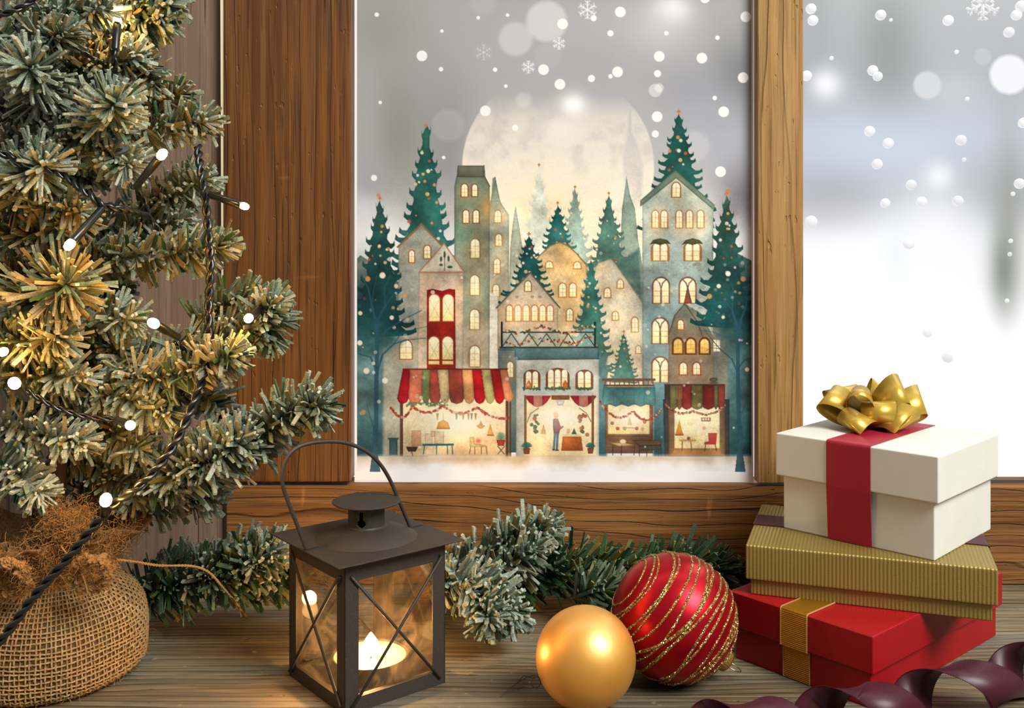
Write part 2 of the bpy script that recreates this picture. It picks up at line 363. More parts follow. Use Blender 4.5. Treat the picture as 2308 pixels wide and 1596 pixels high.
# star bow: pointed loops of satin ribbon round a centre
m_bow, t, b = mat('gold_satin', lin((196, 162, 62)), .33, .5)
oc = t.node('ShaderNodeTexCoord').outputs['Object']
bump(t, b, t.noise(oc, 1800, 2), .06, .0004)
m_bow.node_tree.nodes['Principled BSDF'].inputs['Specular IOR Level'].default_value = .6
bowc = loc2(1962, 962, zt + WB['h'], WB)
bow = bpy.data.objects.new('gift_bow', None); C.objects.link(bow); bow.parent = g3; bow.location = (bowc[0], bowc[1], WB['h'] + .0012); bow.rotation_euler = (0, 0, -WB['th']); bow.empty_display_size = .01
def bow_loop(az, elev, L, wd, fat, roll=0, twist=.9):
    """a pointed loop of ribbon: out along one face, round the tip and back; pinched at the middle"""
    mb = MB(); N = 30; ca, sa = math.cos(az), math.sin(az)
    out = Vector((ca * math.cos(elev), sa * math.cos(elev), math.sin(elev))); s0 = Vector((-sa, ca, 0)); u0 = out.cross(s0)
    if u0.z < 0: u0 = -u0
    up_ = u0 * math.cos(roll) + s0 * math.sin(roll); sd_ = s0 * math.cos(roll) - u0 * math.sin(roll)
    vs = []
    for i in range(N + 1):
        s_ = i / N; a = 2 * math.pi * s_
        r = L * (.5 - .5 * math.cos(a)) ** .85
        hgt = -fat * math.sin(a) * (.35 + .65 * math.sin(a / 2))
        ww = wd * (.30 + .70 * math.sin(a / 2) ** .7) / 2
        tw = (s_ - .5) * twist; sd = sd_ * math.cos(tw) + up_ * math.sin(tw) * .6 + out * (.35 * math.sin(a / 2) ** 2)
        c0 = out * r + up_ * hgt; th = out.cross(sd).normalized() * .0003
        for e, q in ((-1, 0), (1, 0), (1, 1), (-1, 1)):
            P = c0 + sd * ww * e + th * q; vs.append(Vector((P.x, P.y, max(P.z, .0003 + .0003 * q))))
    fs = []
    for i in range(N):
        for k in range(4): fs.append((4 * i + k, 4 * i + (k + 1) % 4, 4 * i + 4 + (k + 1) % 4, 4 * i + 4 + k))
    mb.add(vs, fs)
    return mb.build('bow_loop', m_bow, bow, smooth=True)
D2 = math.radians
for az, el, L, wdt, fat, roll in [(185, 34, .058, .036, .012, .9), (228, 10, .052, .034, .014, .5), (300, 12, .046, .034, .015, -.7), (5, 24, .062, .034, .012, -.8), (50, 42, .050, .032, .012, -.6), (135, 45, .050, .034, .012, .7),
                                  (215, 58, .046, .034, .014, 1.0), (330, 52, .052, .034, .014, -1.0), (265, 38, .038, .032, .015, .2)]:
    bow_loop(D2(az), D2(el), L, wdt, fat, roll)
cen = MB(); cen.box(-.012, .012, -.012, .012, -.0006, .0004).build('bow_base', m_bow, bow)

# ------------------------------------------------------------------ baubles
m_bg, t, b = mat('matte_gold_glass', lin((228, 164, 56)), .49, .62, Coat_Weight=1.0, Coat_Roughness=.38, Coat_IOR=1.8)
bump(t, b, t.noise(t.node('ShaderNodeTexCoord').outputs['Object'], 900, 2), .04, .0002)
m_br, t, b = mat('matte_red_glass', lin((176, 12, 26)), .33, .72)
bump(t, b, t.noise(t.node('ShaderNodeTexCoord').outputs['Object'], 900, 2), .05, .0002)
m_glit, t, b = mat('gold_glitter', lin((206, 166, 84)), .22, .85)
oc = t.node('ShaderNodeTexCoord').outputs['Object']
vo = t.node('ShaderNodeTexVoronoi', {'Vector': oc, 'Scale': 1300})
t.put(b.inputs['Base Color'], t.mix(t.m('MULTIPLY', t.node('ShaderNodeSeparateColor', {0: vo.outputs['Color']}).outputs[0], .9), lin((120, 84, 34)), lin((250, 220, 140))))
nm = t.node('ShaderNodeVectorMath', {0: vo.outputs['Color'], 1: (.5, .5, .5)}, operation='SUBTRACT')
nm2 = t.node('ShaderNodeVectorMath', {0: nm.outputs[0], 3: 1.5}, operation='SCALE')
geo = t.node('ShaderNodeNewGeometry')
nm3 = t.node('ShaderNodeVectorMath', {0: geo.outputs['Normal'], 1: nm2.outputs[0]}, operation='ADD')
t.l.new(t.node('ShaderNodeVectorMath', {0: nm3.outputs[0]}, operation='NORMALIZE').outputs[0], b.inputs['Normal'])
m_cap = mat('ribbed_gold_cap', lin((196, 156, 96)), .34, .9)[0]
m_wire = mat('silver_wire', lin((190, 180, 150)), .25, 1)[0]
m_dwire = mat('dark_thread', lin((52, 42, 32)), .7)[0]

def ball(r, nu=96, nv=64):
    mb = MB(); mb.lathe([(r * math.sin(math.pi * i / nv) + (1e-7 if i in (0, nv) else 0), -r * math.cos(math.pi * i / nv)) for i in range(nv + 1)], nu); return mb
def bauble(name, label, c, r, axis, msurf, rcap):
    q = Vector(axis).normalized().to_track_quat('Z', 'Y')
    t0 = thing(name, c, label, 'bauble'); t0.rotation_mode = 'QUATERNION'; t0.rotation_quaternion = q
    sb = ball(r).build('ball', msurf, t0, smooth=True)
    mb = MB(); n = 72; prof = [(rcap * .98, r * .93), (rcap, r * 1.0), (rcap * .98, r + rcap * .55), (rcap * .86, r + rcap * .75), (rcap * .3, r + rcap * .8), (1e-6, r + rcap * .8)]
    vs = []; fs = []
    for (rr, z) in prof:
        for k in range(n):
            a = 2 * math.pi * k / n; f = 1 + .05 * math.cos(a * 24) if rr > rcap * .5 else 1
            vs.append((rr * f * math.cos(a), rr * f * math.sin(a), z))
    for i in range(len(prof) - 1):
        for k in range(n): fs.append((i * n + k, i * n + (k + 1) % n, (i + 1) * n + (k + 1) % n, (i + 1) * n + k))
    mb.add(vs, fs); mb.build('cap', m_cap, t0, smooth=True)
    return t0, q
dg = H * F / (1483 - HZ + 113); cg = W(1320, 1483, dg); rg = 113 * dg / F
b1, q1 = bauble('bauble', 'plain satin gold bauble in front of the striped red one', cg, rg * .995, (-.80, .50, -.42), m_bg, .0075)
# loop and stray threads of the gold bauble on its left side
capw = cg + Vector((-.80, .50, -.42)).normalized() * (rg + .006)
inv = q1.inverted()
loop = [inv @ (W(1208 + 10 * math.cos(a) , 1538 + 13 * math.sin(a), dg * .985) - cg) for a in [k * math.pi / 8 for k in range(16)]]
MB().tube([p for p in loop], .0005, 6, closed=True).build('hanging_loop', m_dwire, b1, smooth=True)
for ps in ([(1204, 1524), (1188, 1527), (1172, 1537), (1150, 1552), (1128, 1572)], [(1206, 1530), (1180, 1524), (1165, 1540)], [(1212, 1548), (1196, 1552), (1180, 1549), (1166, 1556)]):
    pts = [inv @ (on_z(x, y, .002 + .004 * (1 - i / 4)) - cg) for i, (x, y) in enumerate(ps)]
    MB().tube(pts, .0003, 5).build('thread', m_dwire, b1, smooth=True)
dr = H * F / (1396 - HZ + 141); rr_ = 141 * dr / F * .995; cr = W(1519, 1396, dr + .003); cr.z = rr_ + .0011
ax = Vector((.766, -.031, -.639)).normalized()
b1.location.z = rg + .0003
b2, q2 = bauble('bauble', 'large red bauble with gold glitter swirls beside the gift boxes', cr, rr_, ax, m_br, .0098)
def swirl(seed, th0, amp, ph, drift, thick):
    rg_ = random.Random(seed); pts = []; rad = []
    for i in range(240):
        f = 2 * math.pi * i / 240; th = th0 + amp * math.sin(f + ph) + amp * .35 * math.sin(2 * f + ph * 1.7) + drift * math.sin(3 * f + seed)
        r = rr_ * 1.0005; pts.append((r * math.sin(th) * math.cos(f), r * math.sin(th) * math.sin(f), r * math.cos(th)))
        rad.append(thick * 1.25 * (.85 + .3 * rg_.random()))
    return pts, rad
sw = [(2.70, .05, .3, .012, .00075), (2.56, .06, 1.0, .02, .0008), (2.47, .05, .2, .02, .0007), (2.30, .08, 2.0, .02, .00105), (2.20, .07, .9, .02, .0008), (2.06, .10, 2.6, .02, .0009), (1.88, .10, 1.4, .02, .0009), (1.72, .13, 3.4, .025, .0013), (1.66, .10, .4, .02, .001), (1.5, .10, 4.2, .02, .0010), (1.36, .09, 2.2, .02, .001), (1.25, .10, 5.2, .02, .001), (1.10, .08, .8, .02, .0009), (.98, .08, 3.0, .02, .0009), (.86, .08, 1.0, .02, .0009), (.74, .07, 4.4, .02, .0009), (.62, .06, 2.4, .02, .0008), (.48, .05, .6, .02, .0008), (.34, .03, 3.6, .015, .0008)]
for i, s_ in enumerate(sw):
    p, rd = swirl(i + 1, *s_[:4], s_[4]); MB().tube(p, rd, 7, closed=True).build('glitter_swirl', m_glit, b2, smooth=False)
k0 = Vector((0, 0, rr_ + .0085)); lp = []
cc = q2.inverted() @ (W(1655, 1508, dr + .035) - cr)
for k in range(20):
    a = 2 * math.pi * k / 20; lp.append(cc * .0 + Vector((.0075 * math.cos(a), .002 * math.sin(a), rr_ + .0125 + .008 * math.sin(a))))
MB().tube(lp, .0005, 6, closed=True).build('hanging_loop', m_wire, b2, smooth=True)

# ------------------------------------------------------------------ curled wine ribbon lying along the front of the table
def ribbon_curl():
    mb = MB(); vs = []; N = 520; wd = .037
    peaks = [1450, 1690, 1945, 2160, 2380, 2560]; radii = [.0125, .0125, .0160, .0182, .0190, .019]
    kp = [1400, 1690, 1945, 2160, 2260, 2400, 2700]; kd = [.79, .806, .820, .850, .880, .91, .95]
    for i in range(N + 1):
        s_ = .18 + i / N * (len(peaks) - 1.2); k = int(s_); f = s_ - k
        px = peaks[k] + (peaks[k + 1] - peaks[k]) * f
        dpt = float(np.interp(px, kp, kd)); X = (px - 1154) * dpt / F; r0 = radii[k] + (radii[k + 1] - radii[k]) * f
        px2 = px + 20; d2_ = float(np.interp(px2, kp, kd))
        ua = Vector(((px2 - 1154) * d2_ / F - X, d2_ - dpt, 0)).normalized(); va = Vector((-ua.y, ua.x, 0))
        a = 2 * math.pi * f                        # 0 at the top
        r = r0; ry = r * 1.15
        cpos = Vector((X, dpt, r + .0012))
        p = cpos + va * (-math.sin(a)) * ry + Vector((0, 0, math.cos(a))) * r
        pitch = (peaks[k + 1] - peaks[k]) * dpt / F
        tang = (ua * pitch + va * (-math.cos(a)) * ry * 2 * math.pi + Vector((0, 0, -math.sin(a))) * r * 2 * math.pi).normalized()
        nrm = (va * (-math.sin(a)) * r + Vector((0, 0, math.cos(a))) * ry).normalized()
        wdir = tang.cross(nrm).normalized()
        for e in (-1, 1):
            for q in (0, 1): 
                P = p + wdir * wd / 2 * e + nrm * .0003 * q
                vs.append((P.x, P.y, max(P.z, .0003 + .0003 * q)))
    fs = []
    for i in range(N):
        for a_, b_ in ((0, 2), (2, 3), (3, 1), (1, 0)): fs.append((4 * i + a_, 4 * i + b_, 4 * i + 4 + b_, 4 * i + 4 + a_))
    mb.add(vs, fs)
    o = mb.build('satin_ribbon', m_wine, smooth=True)
    # stitched picot along both edges
    for e in (0, 2):
        ed = MB()
        for i in range(0, N - 1, 1):
            p0 = Vector(vs[4 * i + e]); p1 = Vector(vs[4 * i + 4 + e])
            ed.tube([p0, p0.lerp(p1, .55)], .00042, 4)
        ed.build('ribbon_edge', m_wine, o)
    return o
m_wine, t, b = mat('wine_satin_ribbon', lin((62, 8, 28)), .40)
b.inputs['Sheen Weight'].default_value = .03; b.inputs['Specular IOR Level'].default_value = .4
oc = t.node('ShaderNodeTexCoord').outputs['Object']
wv = t.node('ShaderNodeTexWave', {'Vector': t.mapped(oc, (1, 1, 1), rot=(0, .7, .3)), 'Scale': 700}, bands_direction='X')
bump(t, b, wv.outputs[1], .12, .0003)
tag(ribbon_curl(), 'curled wine-red satin ribbon lying in front of the red gift box', 'ribbon')

# ------------------------------------------------------------------ lantern
m_iron, t, b = mat('black_iron', lin((62, 56, 50)), .55, .2)
oc = t.node('ShaderNodeTexCoord').outputs['Object']
bump(t, b, t.noise(oc, 1400, 3, .6), .35, .0004)
t.put(b.inputs['Base Color'], t.mix(t.mr(t.noise(oc, 1100, 2), .55, .75, 0, .5), lin((56, 50, 43)), lin((92, 85, 76))))
m_pane, t, b0 = mat('sooty_glass'); t.n.remove(b0)
gl = t.node('ShaderNodeBsdfGlossy', {'Roughness': .015}); tr = t.node('ShaderNodeBsdfTransparent', {'Color': (.97, .93, .88, 1)})
oc = t.node('ShaderNodeTexCoord').outputs['Object']
df = t.node('ShaderNodeBsdfTranslucent', {'Color': (.9, .7, .5, 1)})
m1 = t.node('ShaderNodeMixShader', {0: t.mr(t.noise(oc, 26, 5, .65, 1.5), .45, .75, .004, .05), 1: tr.outputs[0], 2: df.outputs[0]})
fr = t.node('ShaderNodeFresnel', {'IOR': 1.45})
t.l.new(t.node('ShaderNodeMixShader', {0: t.m('MULTIPLY', fr.outputs[0], .62), 1: m1.outputs[0], 2: gl.outputs[0]}).outputs[0], t.n['Material Output'].inputs[0])
LW, LH, LT = .1031, .1295, .6775
e1 = Vector((math.cos(LT), math.sin(LT), 0)); e2 = Vector((-math.sin(LT), math.cos(LT), 0))
lc = Vector((-.1411, .8444, 0)) + (e1 + e2) * LW / 2
lan = thing('lantern', lc, 'dark metal candle lantern with crossed wires and a lit tealight', 'lantern', LT)
h2 = LW / 2; pw = .0135; tk = .0011
fr_ = MB()
for s_ in range(4):                              # sheet frame: four sides, each posts and rails
    mb = MB(); M = Matrix.Rotation(s_ * math.pi / 2, 4, 'Z')
    for (x0, x1, z0, z1) in ((-h2, -h2 + pw, 0, LH), (h2 - pw, h2, 0, LH), (-h2 + pw, h2 - pw, LH - .0175, LH), (-h2 + pw, h2 - pw, .0, .0125)):
        mb.box(x0, x1, -h2, -h2 + tk, z0, z1)
    mb.box(-h2 + pw, h2 - pw, -h2 + tk, -h2 + .006, .0115, .0125)
    mb.v = [tuple(M @ Vector(p)) for p in mb.v]
    mb.build('side_frame', m_iron, lan)
    gp = MB().box(-h2 + pw * .4, h2 - pw * .4, -h2 + .0022, -h2 + .0032, .006, LH - .004); gp.v = [tuple(M @ Vector(p)) for p in gp.v]
    gp.build('glass_pane', m_pane, lan)
    xw = h2 - .006; zb, ztp = .0065, LH - .013
    for sg in (-1, 1):
        off = -h2 - .0012 - (.0018 if sg > 0 else 0)
        wr = MB().tube([(-xw * sg, -h2 + .001, zb if sg > 0 else zb), (-xw * sg, off, zb), (xw * sg, off, ztp), (xw * sg, -h2 + .001, ztp)], .00135, 10)
        wr.v = [tuple(M @ Vector(p)) for p in wr.v]
        wr.build('crossed_wire', m_iron, lan, smooth=True)
MB().box(-h2 + .001, h2 - .001, -h2 + .001, h2 - .001, .001, .0025).build('base_plate', m_iron, lan)
pl = h2 + .0128
MB().box(-pl, pl, -pl, pl, LH, LH + .0012).build('roof_plate', m_iron, lan, bevel=.0004)
zr = LH + .0012
dm = MB(); pr_ = [(.047, zr - .0002)] + [(.047 - .030 * k / 10, zr + .0105 * (1 - (1 - k / 10) ** 1.5) * .96) for k in range(1, 11)] + [(.0166, zr + .0118)]
dm.lathe(pr_, 64); dm.build('roof_dome', m_iron, lan, smooth=True)
zn0, zn1 = zr + .009, .1625
nn, nh = 96, 40
ang = math.atan2(*(lambda p: (p.y, p.x))(Vector((W(814, 1172, .9).x, .9, 0)) - lc)) - LT
pk = W(814, 1172, .9003); dirk = Vector((pk.x - lc.x, pk.y - lc.y)); angk = math.atan2(dirk.y, dirk.x) - LT
def skip(i, k):
    z = zn0 + (zn1 - zn0) * (i + .5) / nh; 
    for a0 in (angk, angk + 2 * math.pi / 3, angk - 2 * math.pi / 3):
        a = (2 * math.pi * (k + .5) / nn - a0 + math.pi) % (2 * math.pi) - math.pi; x = a * .0167
        zc = .1465
        if (x * x + (z - zc) ** 2) < .0037 ** 2 or (abs(x) < .0019 and zc < z < zc + .0105): return True
    return False
nk = MB(); nk.lathe([(.0167, zn0 + (zn1 - zn0) * i / nh) for i in range(nh + 1)], nn, skip=skip)
no = nk.build('chimney', m_iron, lan, smooth=True)
sm = no.modifiers.new('thickness', 'SOLIDIFY'); sm.thickness = .0009
cp = MB(); cp.lathe([(1e-6, .1622), (.0305, .1622), (.0313, .1628), (.0313, .1634), (.0305, .1638), (1e-6, .1640)], 72); cp.build('chimney_cap', m_iron, lan)
# handle: a wire arch in the upright plane through the centre
hp = [(691, 1241), (676, 1200), (660, 1158), (646, 1122), (637, 1092), (636, 1066), (643, 1040), (656, 1020), (676, 1006), (704, 998), (740, 995), (772, 997), (803, 1006), (832, 1022), (858, 1048), (878, 1080), (896, 1120), (912, 1158), (928, 1196)]
pn = e2; c0 = lc - e2 * .002
pts = []
for x, y in hp:
    dr_ = W(x, y, 1) - Vector((0, 0, H)); o_ = Vector((0, 0, H)); k = (c0 - o_).dot(pn) / dr_.dot(pn); P = o_ + dr_ * k
    pts.append(P - lc)
Mi = Matrix.Rotation(-LT, 4, 'Z')
def smooth_path(pts, m=6):
    out = []; n = len(pts)
    for i in range(n - 1):
        p0, p1, p2, p3 = pts[max(i - 1, 0)], pts[i], pts[i + 1], pts[min(i + 2, n - 1)]
        for j in range(m):
            t_ = j / m; out.append(.5 * ((2 * p1) + (p2 - p0) * t_ + (2 * p0 - 5 * p1 + 4 * p2 - p3) * t_ ** 2 + (3 * p1 - p0 - 3 * p2 + p3) * t_ ** 3))
    return out + [pts[-1]]
pts = [Mi @ p for p in pts]
MB().tube(smooth_path([Vector(p) for p in pts], 5), .00178, 12).build('handle', m_iron, lan, smooth=True)
for p in (pts[0], pts[-1]):
    MB().box(p.x - .001, p.x + .012, p.y - .0012, p.y + .0012, zr - .0001, zr + .0004).build('handle_slot', mat('slot_dark', (.01, .008, .006), .8)[0], lan)
# tealight: dark cup fixed to the base, wax, wick and flame
cup = MB(); cup.lathe([(1e-6, .0025), (.038, .0025), (.0362, .008), (.0352, .0235), (.0342, .0235), (.0342, .019), (1e-6, .019)], 64)
co = cup.build('candle_cup', m_iron, lan, smooth=False)
m_wax, t, b = mat('wax', lin((250, 226, 170)), .35); b.inputs['Subsurface Weight'].default_value = .6; b.inputs['Subsurface Radius'].default_value = (.02, .01, .004); b.inputs['Subsurface Scale'].default_value = .6
lc_c = lc + Vector((.0032, -.0005, 0))
co.location = Matrix.Rotation(-LT, 3, 'Z') @ Vector((.0032, -.0005, 0))
tl = thing('tealight_candle', lc_c, 'lit cream tealight burning inside the dark lantern', 'candle')
MB().lathe([(1e-6, .0195), (.0338, .0195), (.0338, .0222), (.0316, .0226), (.020, .0222), (1e-6, .0222)], 64).build('wax', m_wax, tl, smooth=True)
m_wick = mat('burnt_wick', (.02, .015, .01), .9)[0]
m_flame, t, b0 = mat('candle_flame'); em = t.node('ShaderNodeEmission', {'Color': (1, .62, .24, 1), 'Strength': 38}); t.l.new(em.outputs[0], t.n['Material Output'].inputs[0])
wxp = W(838, 1490, .905) - lc
wk = Vector((.002, -.008, 0))
MB().tube([wk + Vector((0, 0, .022)), wk + Vector((.0003, 0, .026)), wk + Vector((.001, 0, .029))], .0006, 6).build('wick', m_wick, tl, smooth=True)
fp = [(.0004, .0245), (.0050, .0268), (.0074, .0300), (.0078, .0335), (.0064, .0375), (.0040, .0415), (.0016, .0450), (1e-5, .0466)]
fl = MB().lathe(fp, 20); fl.v = [(p[0] + wk.x, p[1] + wk.y, p[2]) for p in fl.v]; fl.build('flame', m_flame, tl, smooth=True)
pl_ = bpy.data.lights.new('candle_light', 'POINT'); pl_.energy = 1.35; pl_.color = (1, .58, .22); pl_.shadow_soft_size = .007
po = bpy.data.objects.new('candle_light', pl_); C.objects.link(po); po.location = lc + wk + Vector((0, -.0, .046))
# ------------------------------------------------------------------ evergreen branches: wire stems bristling with flat foil needles
m_needle, t, b = mat('frosted_needles', rough=.5); b.inputs['Specular IOR Level'].default_value = .35
at = t.node('ShaderNodeAttribute', attribute_name='tint'); oc = t.node('ShaderNodeTexCoord').outputs['Object']
fn = t.noise(oc, 900, 3, .65)
sp_ = t.node('ShaderNodeSeparateColor', {0: at.outputs['Color']})
# flecks of flock: where the tint is pale the flock noise breaks it up
gcol = t.mix(t.m('MULTIPLY', t.mr(fn, .40, .58), t.m('MULTIPLY', at.outputs['Alpha'], .75)), at.outputs['Color'], lin((186, 196, 182)))
dk = t.mix(t.mr(fn, .48, .34, 0, .5), gcol, t.mix(.6, gcol, (.02, .035, .018)))
t.put(b.inputs['Base Color'], dk); bump(t, b, fn, .7, .0008)
m_stem = mat('brown_wire_stem', lin((86, 66, 44)), .8)[0]
FROST = np.array(lin((176, 182, 160))); GREEN = np.array(lin((44, 76, 36))); TEAL = np.array(lin((48, 84, 54))); OLIVE = np.array(lin((112, 104, 34))); TAN = np.array(lin((142, 118, 60))); DARK = np.array(lin((26, 44, 24)))

def needles(path, n, L, wdt, frost, tan=.15, spread=(40, 72), t0=.02, tipspread=(8, 60), lift=None, flat=0.0, green=0.0, curl=.2):
    """flat strips bristling from a path of points; returns vertices, faces, tints"""
    P = np.array([tuple(p) for p in path]); seg = np.linalg.norm(np.diff(P, axis=0), axis=1); cum = np.concatenate([[0], np.cumsum(seg)]); tot = cum[-1]
    ts = t0 + (1 - t0) * RNG.random(n) ** .92; tipn = max(6, n // 9); ts[:tipn] = .97 + .03 * RNG.random(tipn)
    pos = np.stack([np.interp(ts * tot, cum, P[:, k]) for k in range(3)], 1)
    e = .02
    ta_ = np.stack([np.interp(np.clip(ts + e, 0, 1) * tot, cum, P[:, k]) - np.interp(np.clip(ts - e, 0, 1) * tot, cum, P[:, k]) for k in range(3)], 1)
    ta_ /= np.linalg.norm(ta_, axis=1, keepdims=True) + 1e-12
    rv = RNG.normal(size=(n, 3)); 
    if flat: rv[:, 2] *= (1 - flat)
    rv -= ta_ * (rv * ta_).sum(1, keepdims=True); rv /= np.linalg.norm(rv, axis=1, keepdims=True)
    al = np.radians(spread[0] + (spread[1] - spread[0]) * RNG.random(n)); al[:tipn] = np.radians(tipspread[0] + (tipspread[1] - tipspread[0]) * RNG.random(tipn))
    d = ta_ * np.cos(al)[:, None] + rv * np.sin(al)[:, None]
    ln = L * (.5 + .62 * RNG.random(n) ** .7) * (1 - .25 * np.maximum(0, ts - .75) / .25)
    side = np.cross(d, RNG.normal(size=(n, 3))); side /= np.linalg.norm(side, axis=1, keepdims=True); up = np.cross(d, side)
    w = wdt * (.75 + .5 * RNG.random(n)); th = w * .22
    fr = np.clip(frost + (.06 + .42 * frost) * RNG.normal(size=n), 0, 1)
    th = th * (1 + 1.8 * fr)
    bend = curl * ln * RNG.normal(size=n)
    secs = []
    for s_, ws in ((0, .8), (.5, 1), (1, .85)):
        c = pos + d * (ln * s_)[:, None] + up * (bend * s_ * s_)[:, None] * 1.0
        for a, bb in ((-1, -1), (1, -1), (1, 1), (-1, 1)):
            secs.append(c + side * (a * w * ws / 2)[:, None] + up * (bb * th / 2)[:, None])
    vs = np.stack(secs, 1).reshape(-1, 3)
    f0 = []
    for k in range(2):
        for q in range(4): f0.append((4 * k + q, 4 * k + (q + 1) % 4, 4 * k + 4 + (q + 1) % 4, 4 * k + 4 + q))
    f0 += [(3, 2, 1, 0), (8, 9, 10, 11)]
    fs = (np.array(f0)[None] + (np.arange(n) * 12)[:, None, None]).reshape(-1, 4)
    r = RNG.random(n)[:, None]; r2 = RNG.random(n)[:, None]
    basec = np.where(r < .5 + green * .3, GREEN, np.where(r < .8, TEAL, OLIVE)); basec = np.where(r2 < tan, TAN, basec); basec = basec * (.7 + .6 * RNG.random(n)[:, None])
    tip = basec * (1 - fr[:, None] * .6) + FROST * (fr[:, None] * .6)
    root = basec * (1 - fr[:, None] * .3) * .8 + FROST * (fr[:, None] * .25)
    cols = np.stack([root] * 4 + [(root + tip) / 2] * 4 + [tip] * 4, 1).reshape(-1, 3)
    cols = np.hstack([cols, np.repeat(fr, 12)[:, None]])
    return vs, fs, cols
def mesh_np(name, vs, fs, cols, mats, parent=None, extra=None):
    """fast build; extra = an MB whose faces take the second material"""
    vs = list(map(tuple, vs)); n = len(vs); fs = [tuple(f) for f in fs]; mi = [0] * len(fs); cols = [tuple(c) for c in cols]
    if extra:
        vs += extra.v; fs += [tuple(i + n for i in f) for f in extra.f]; mi += [1] * len(extra.f); cols += [(.1, .07, .04, 0)] * len(extra.v)
    me = bpy.data.meshes.new(name); me.from_pydata(vs, [], fs)
    for m in mats: me.materials.append(m)
    me.polygons.foreach_set('material_index', mi)
    a = me.color_attributes.new('tint', 'FLOAT_COLOR', 'POINT'); cc = np.array(cols, np.float32); a.data.foreach_set('color', cc.ravel())
    o = bpy.data.objects.new(name, me); C.objects.link(o)
    if parent is not None: o.parent = parent
    return o
def branch(parent, px, d0, d1, n, L, frost, org, name='branch', wpx=8.6, **kw):
    L = L * 1.18; n = int(n * .9)
    m = len(px); pts = [W(x, y, d0 + (d1 - d0) * i / (m - 1)) for i, (x, y) in enumerate(px)]
    pts = smooth_path(pts, 6); dm = (d0 + d1) / 2
    v, f, c = needles(pts, n, L * dm / F, wpx * dm / F, frost, **kw)
    zmin = .0006; v[:, 2] = np.where(v[:, 2] < zmin, zmin + .0004 * RNG.random(len(v)), v[:, 2])
    v[:, 1] = np.minimum(v[:, 1], D - .001)
    st = MB().tube(pts, list(np.linspace(.0017, .0009, len(pts))), 6)
    v = v - np.array(org); st.v = [(p[0] - org[0], p[1] - org[1], p[2] - org[2]) for p in st.v]
    return mesh_np(name, v, f, c, (m_needle, m_stem), parent, st)

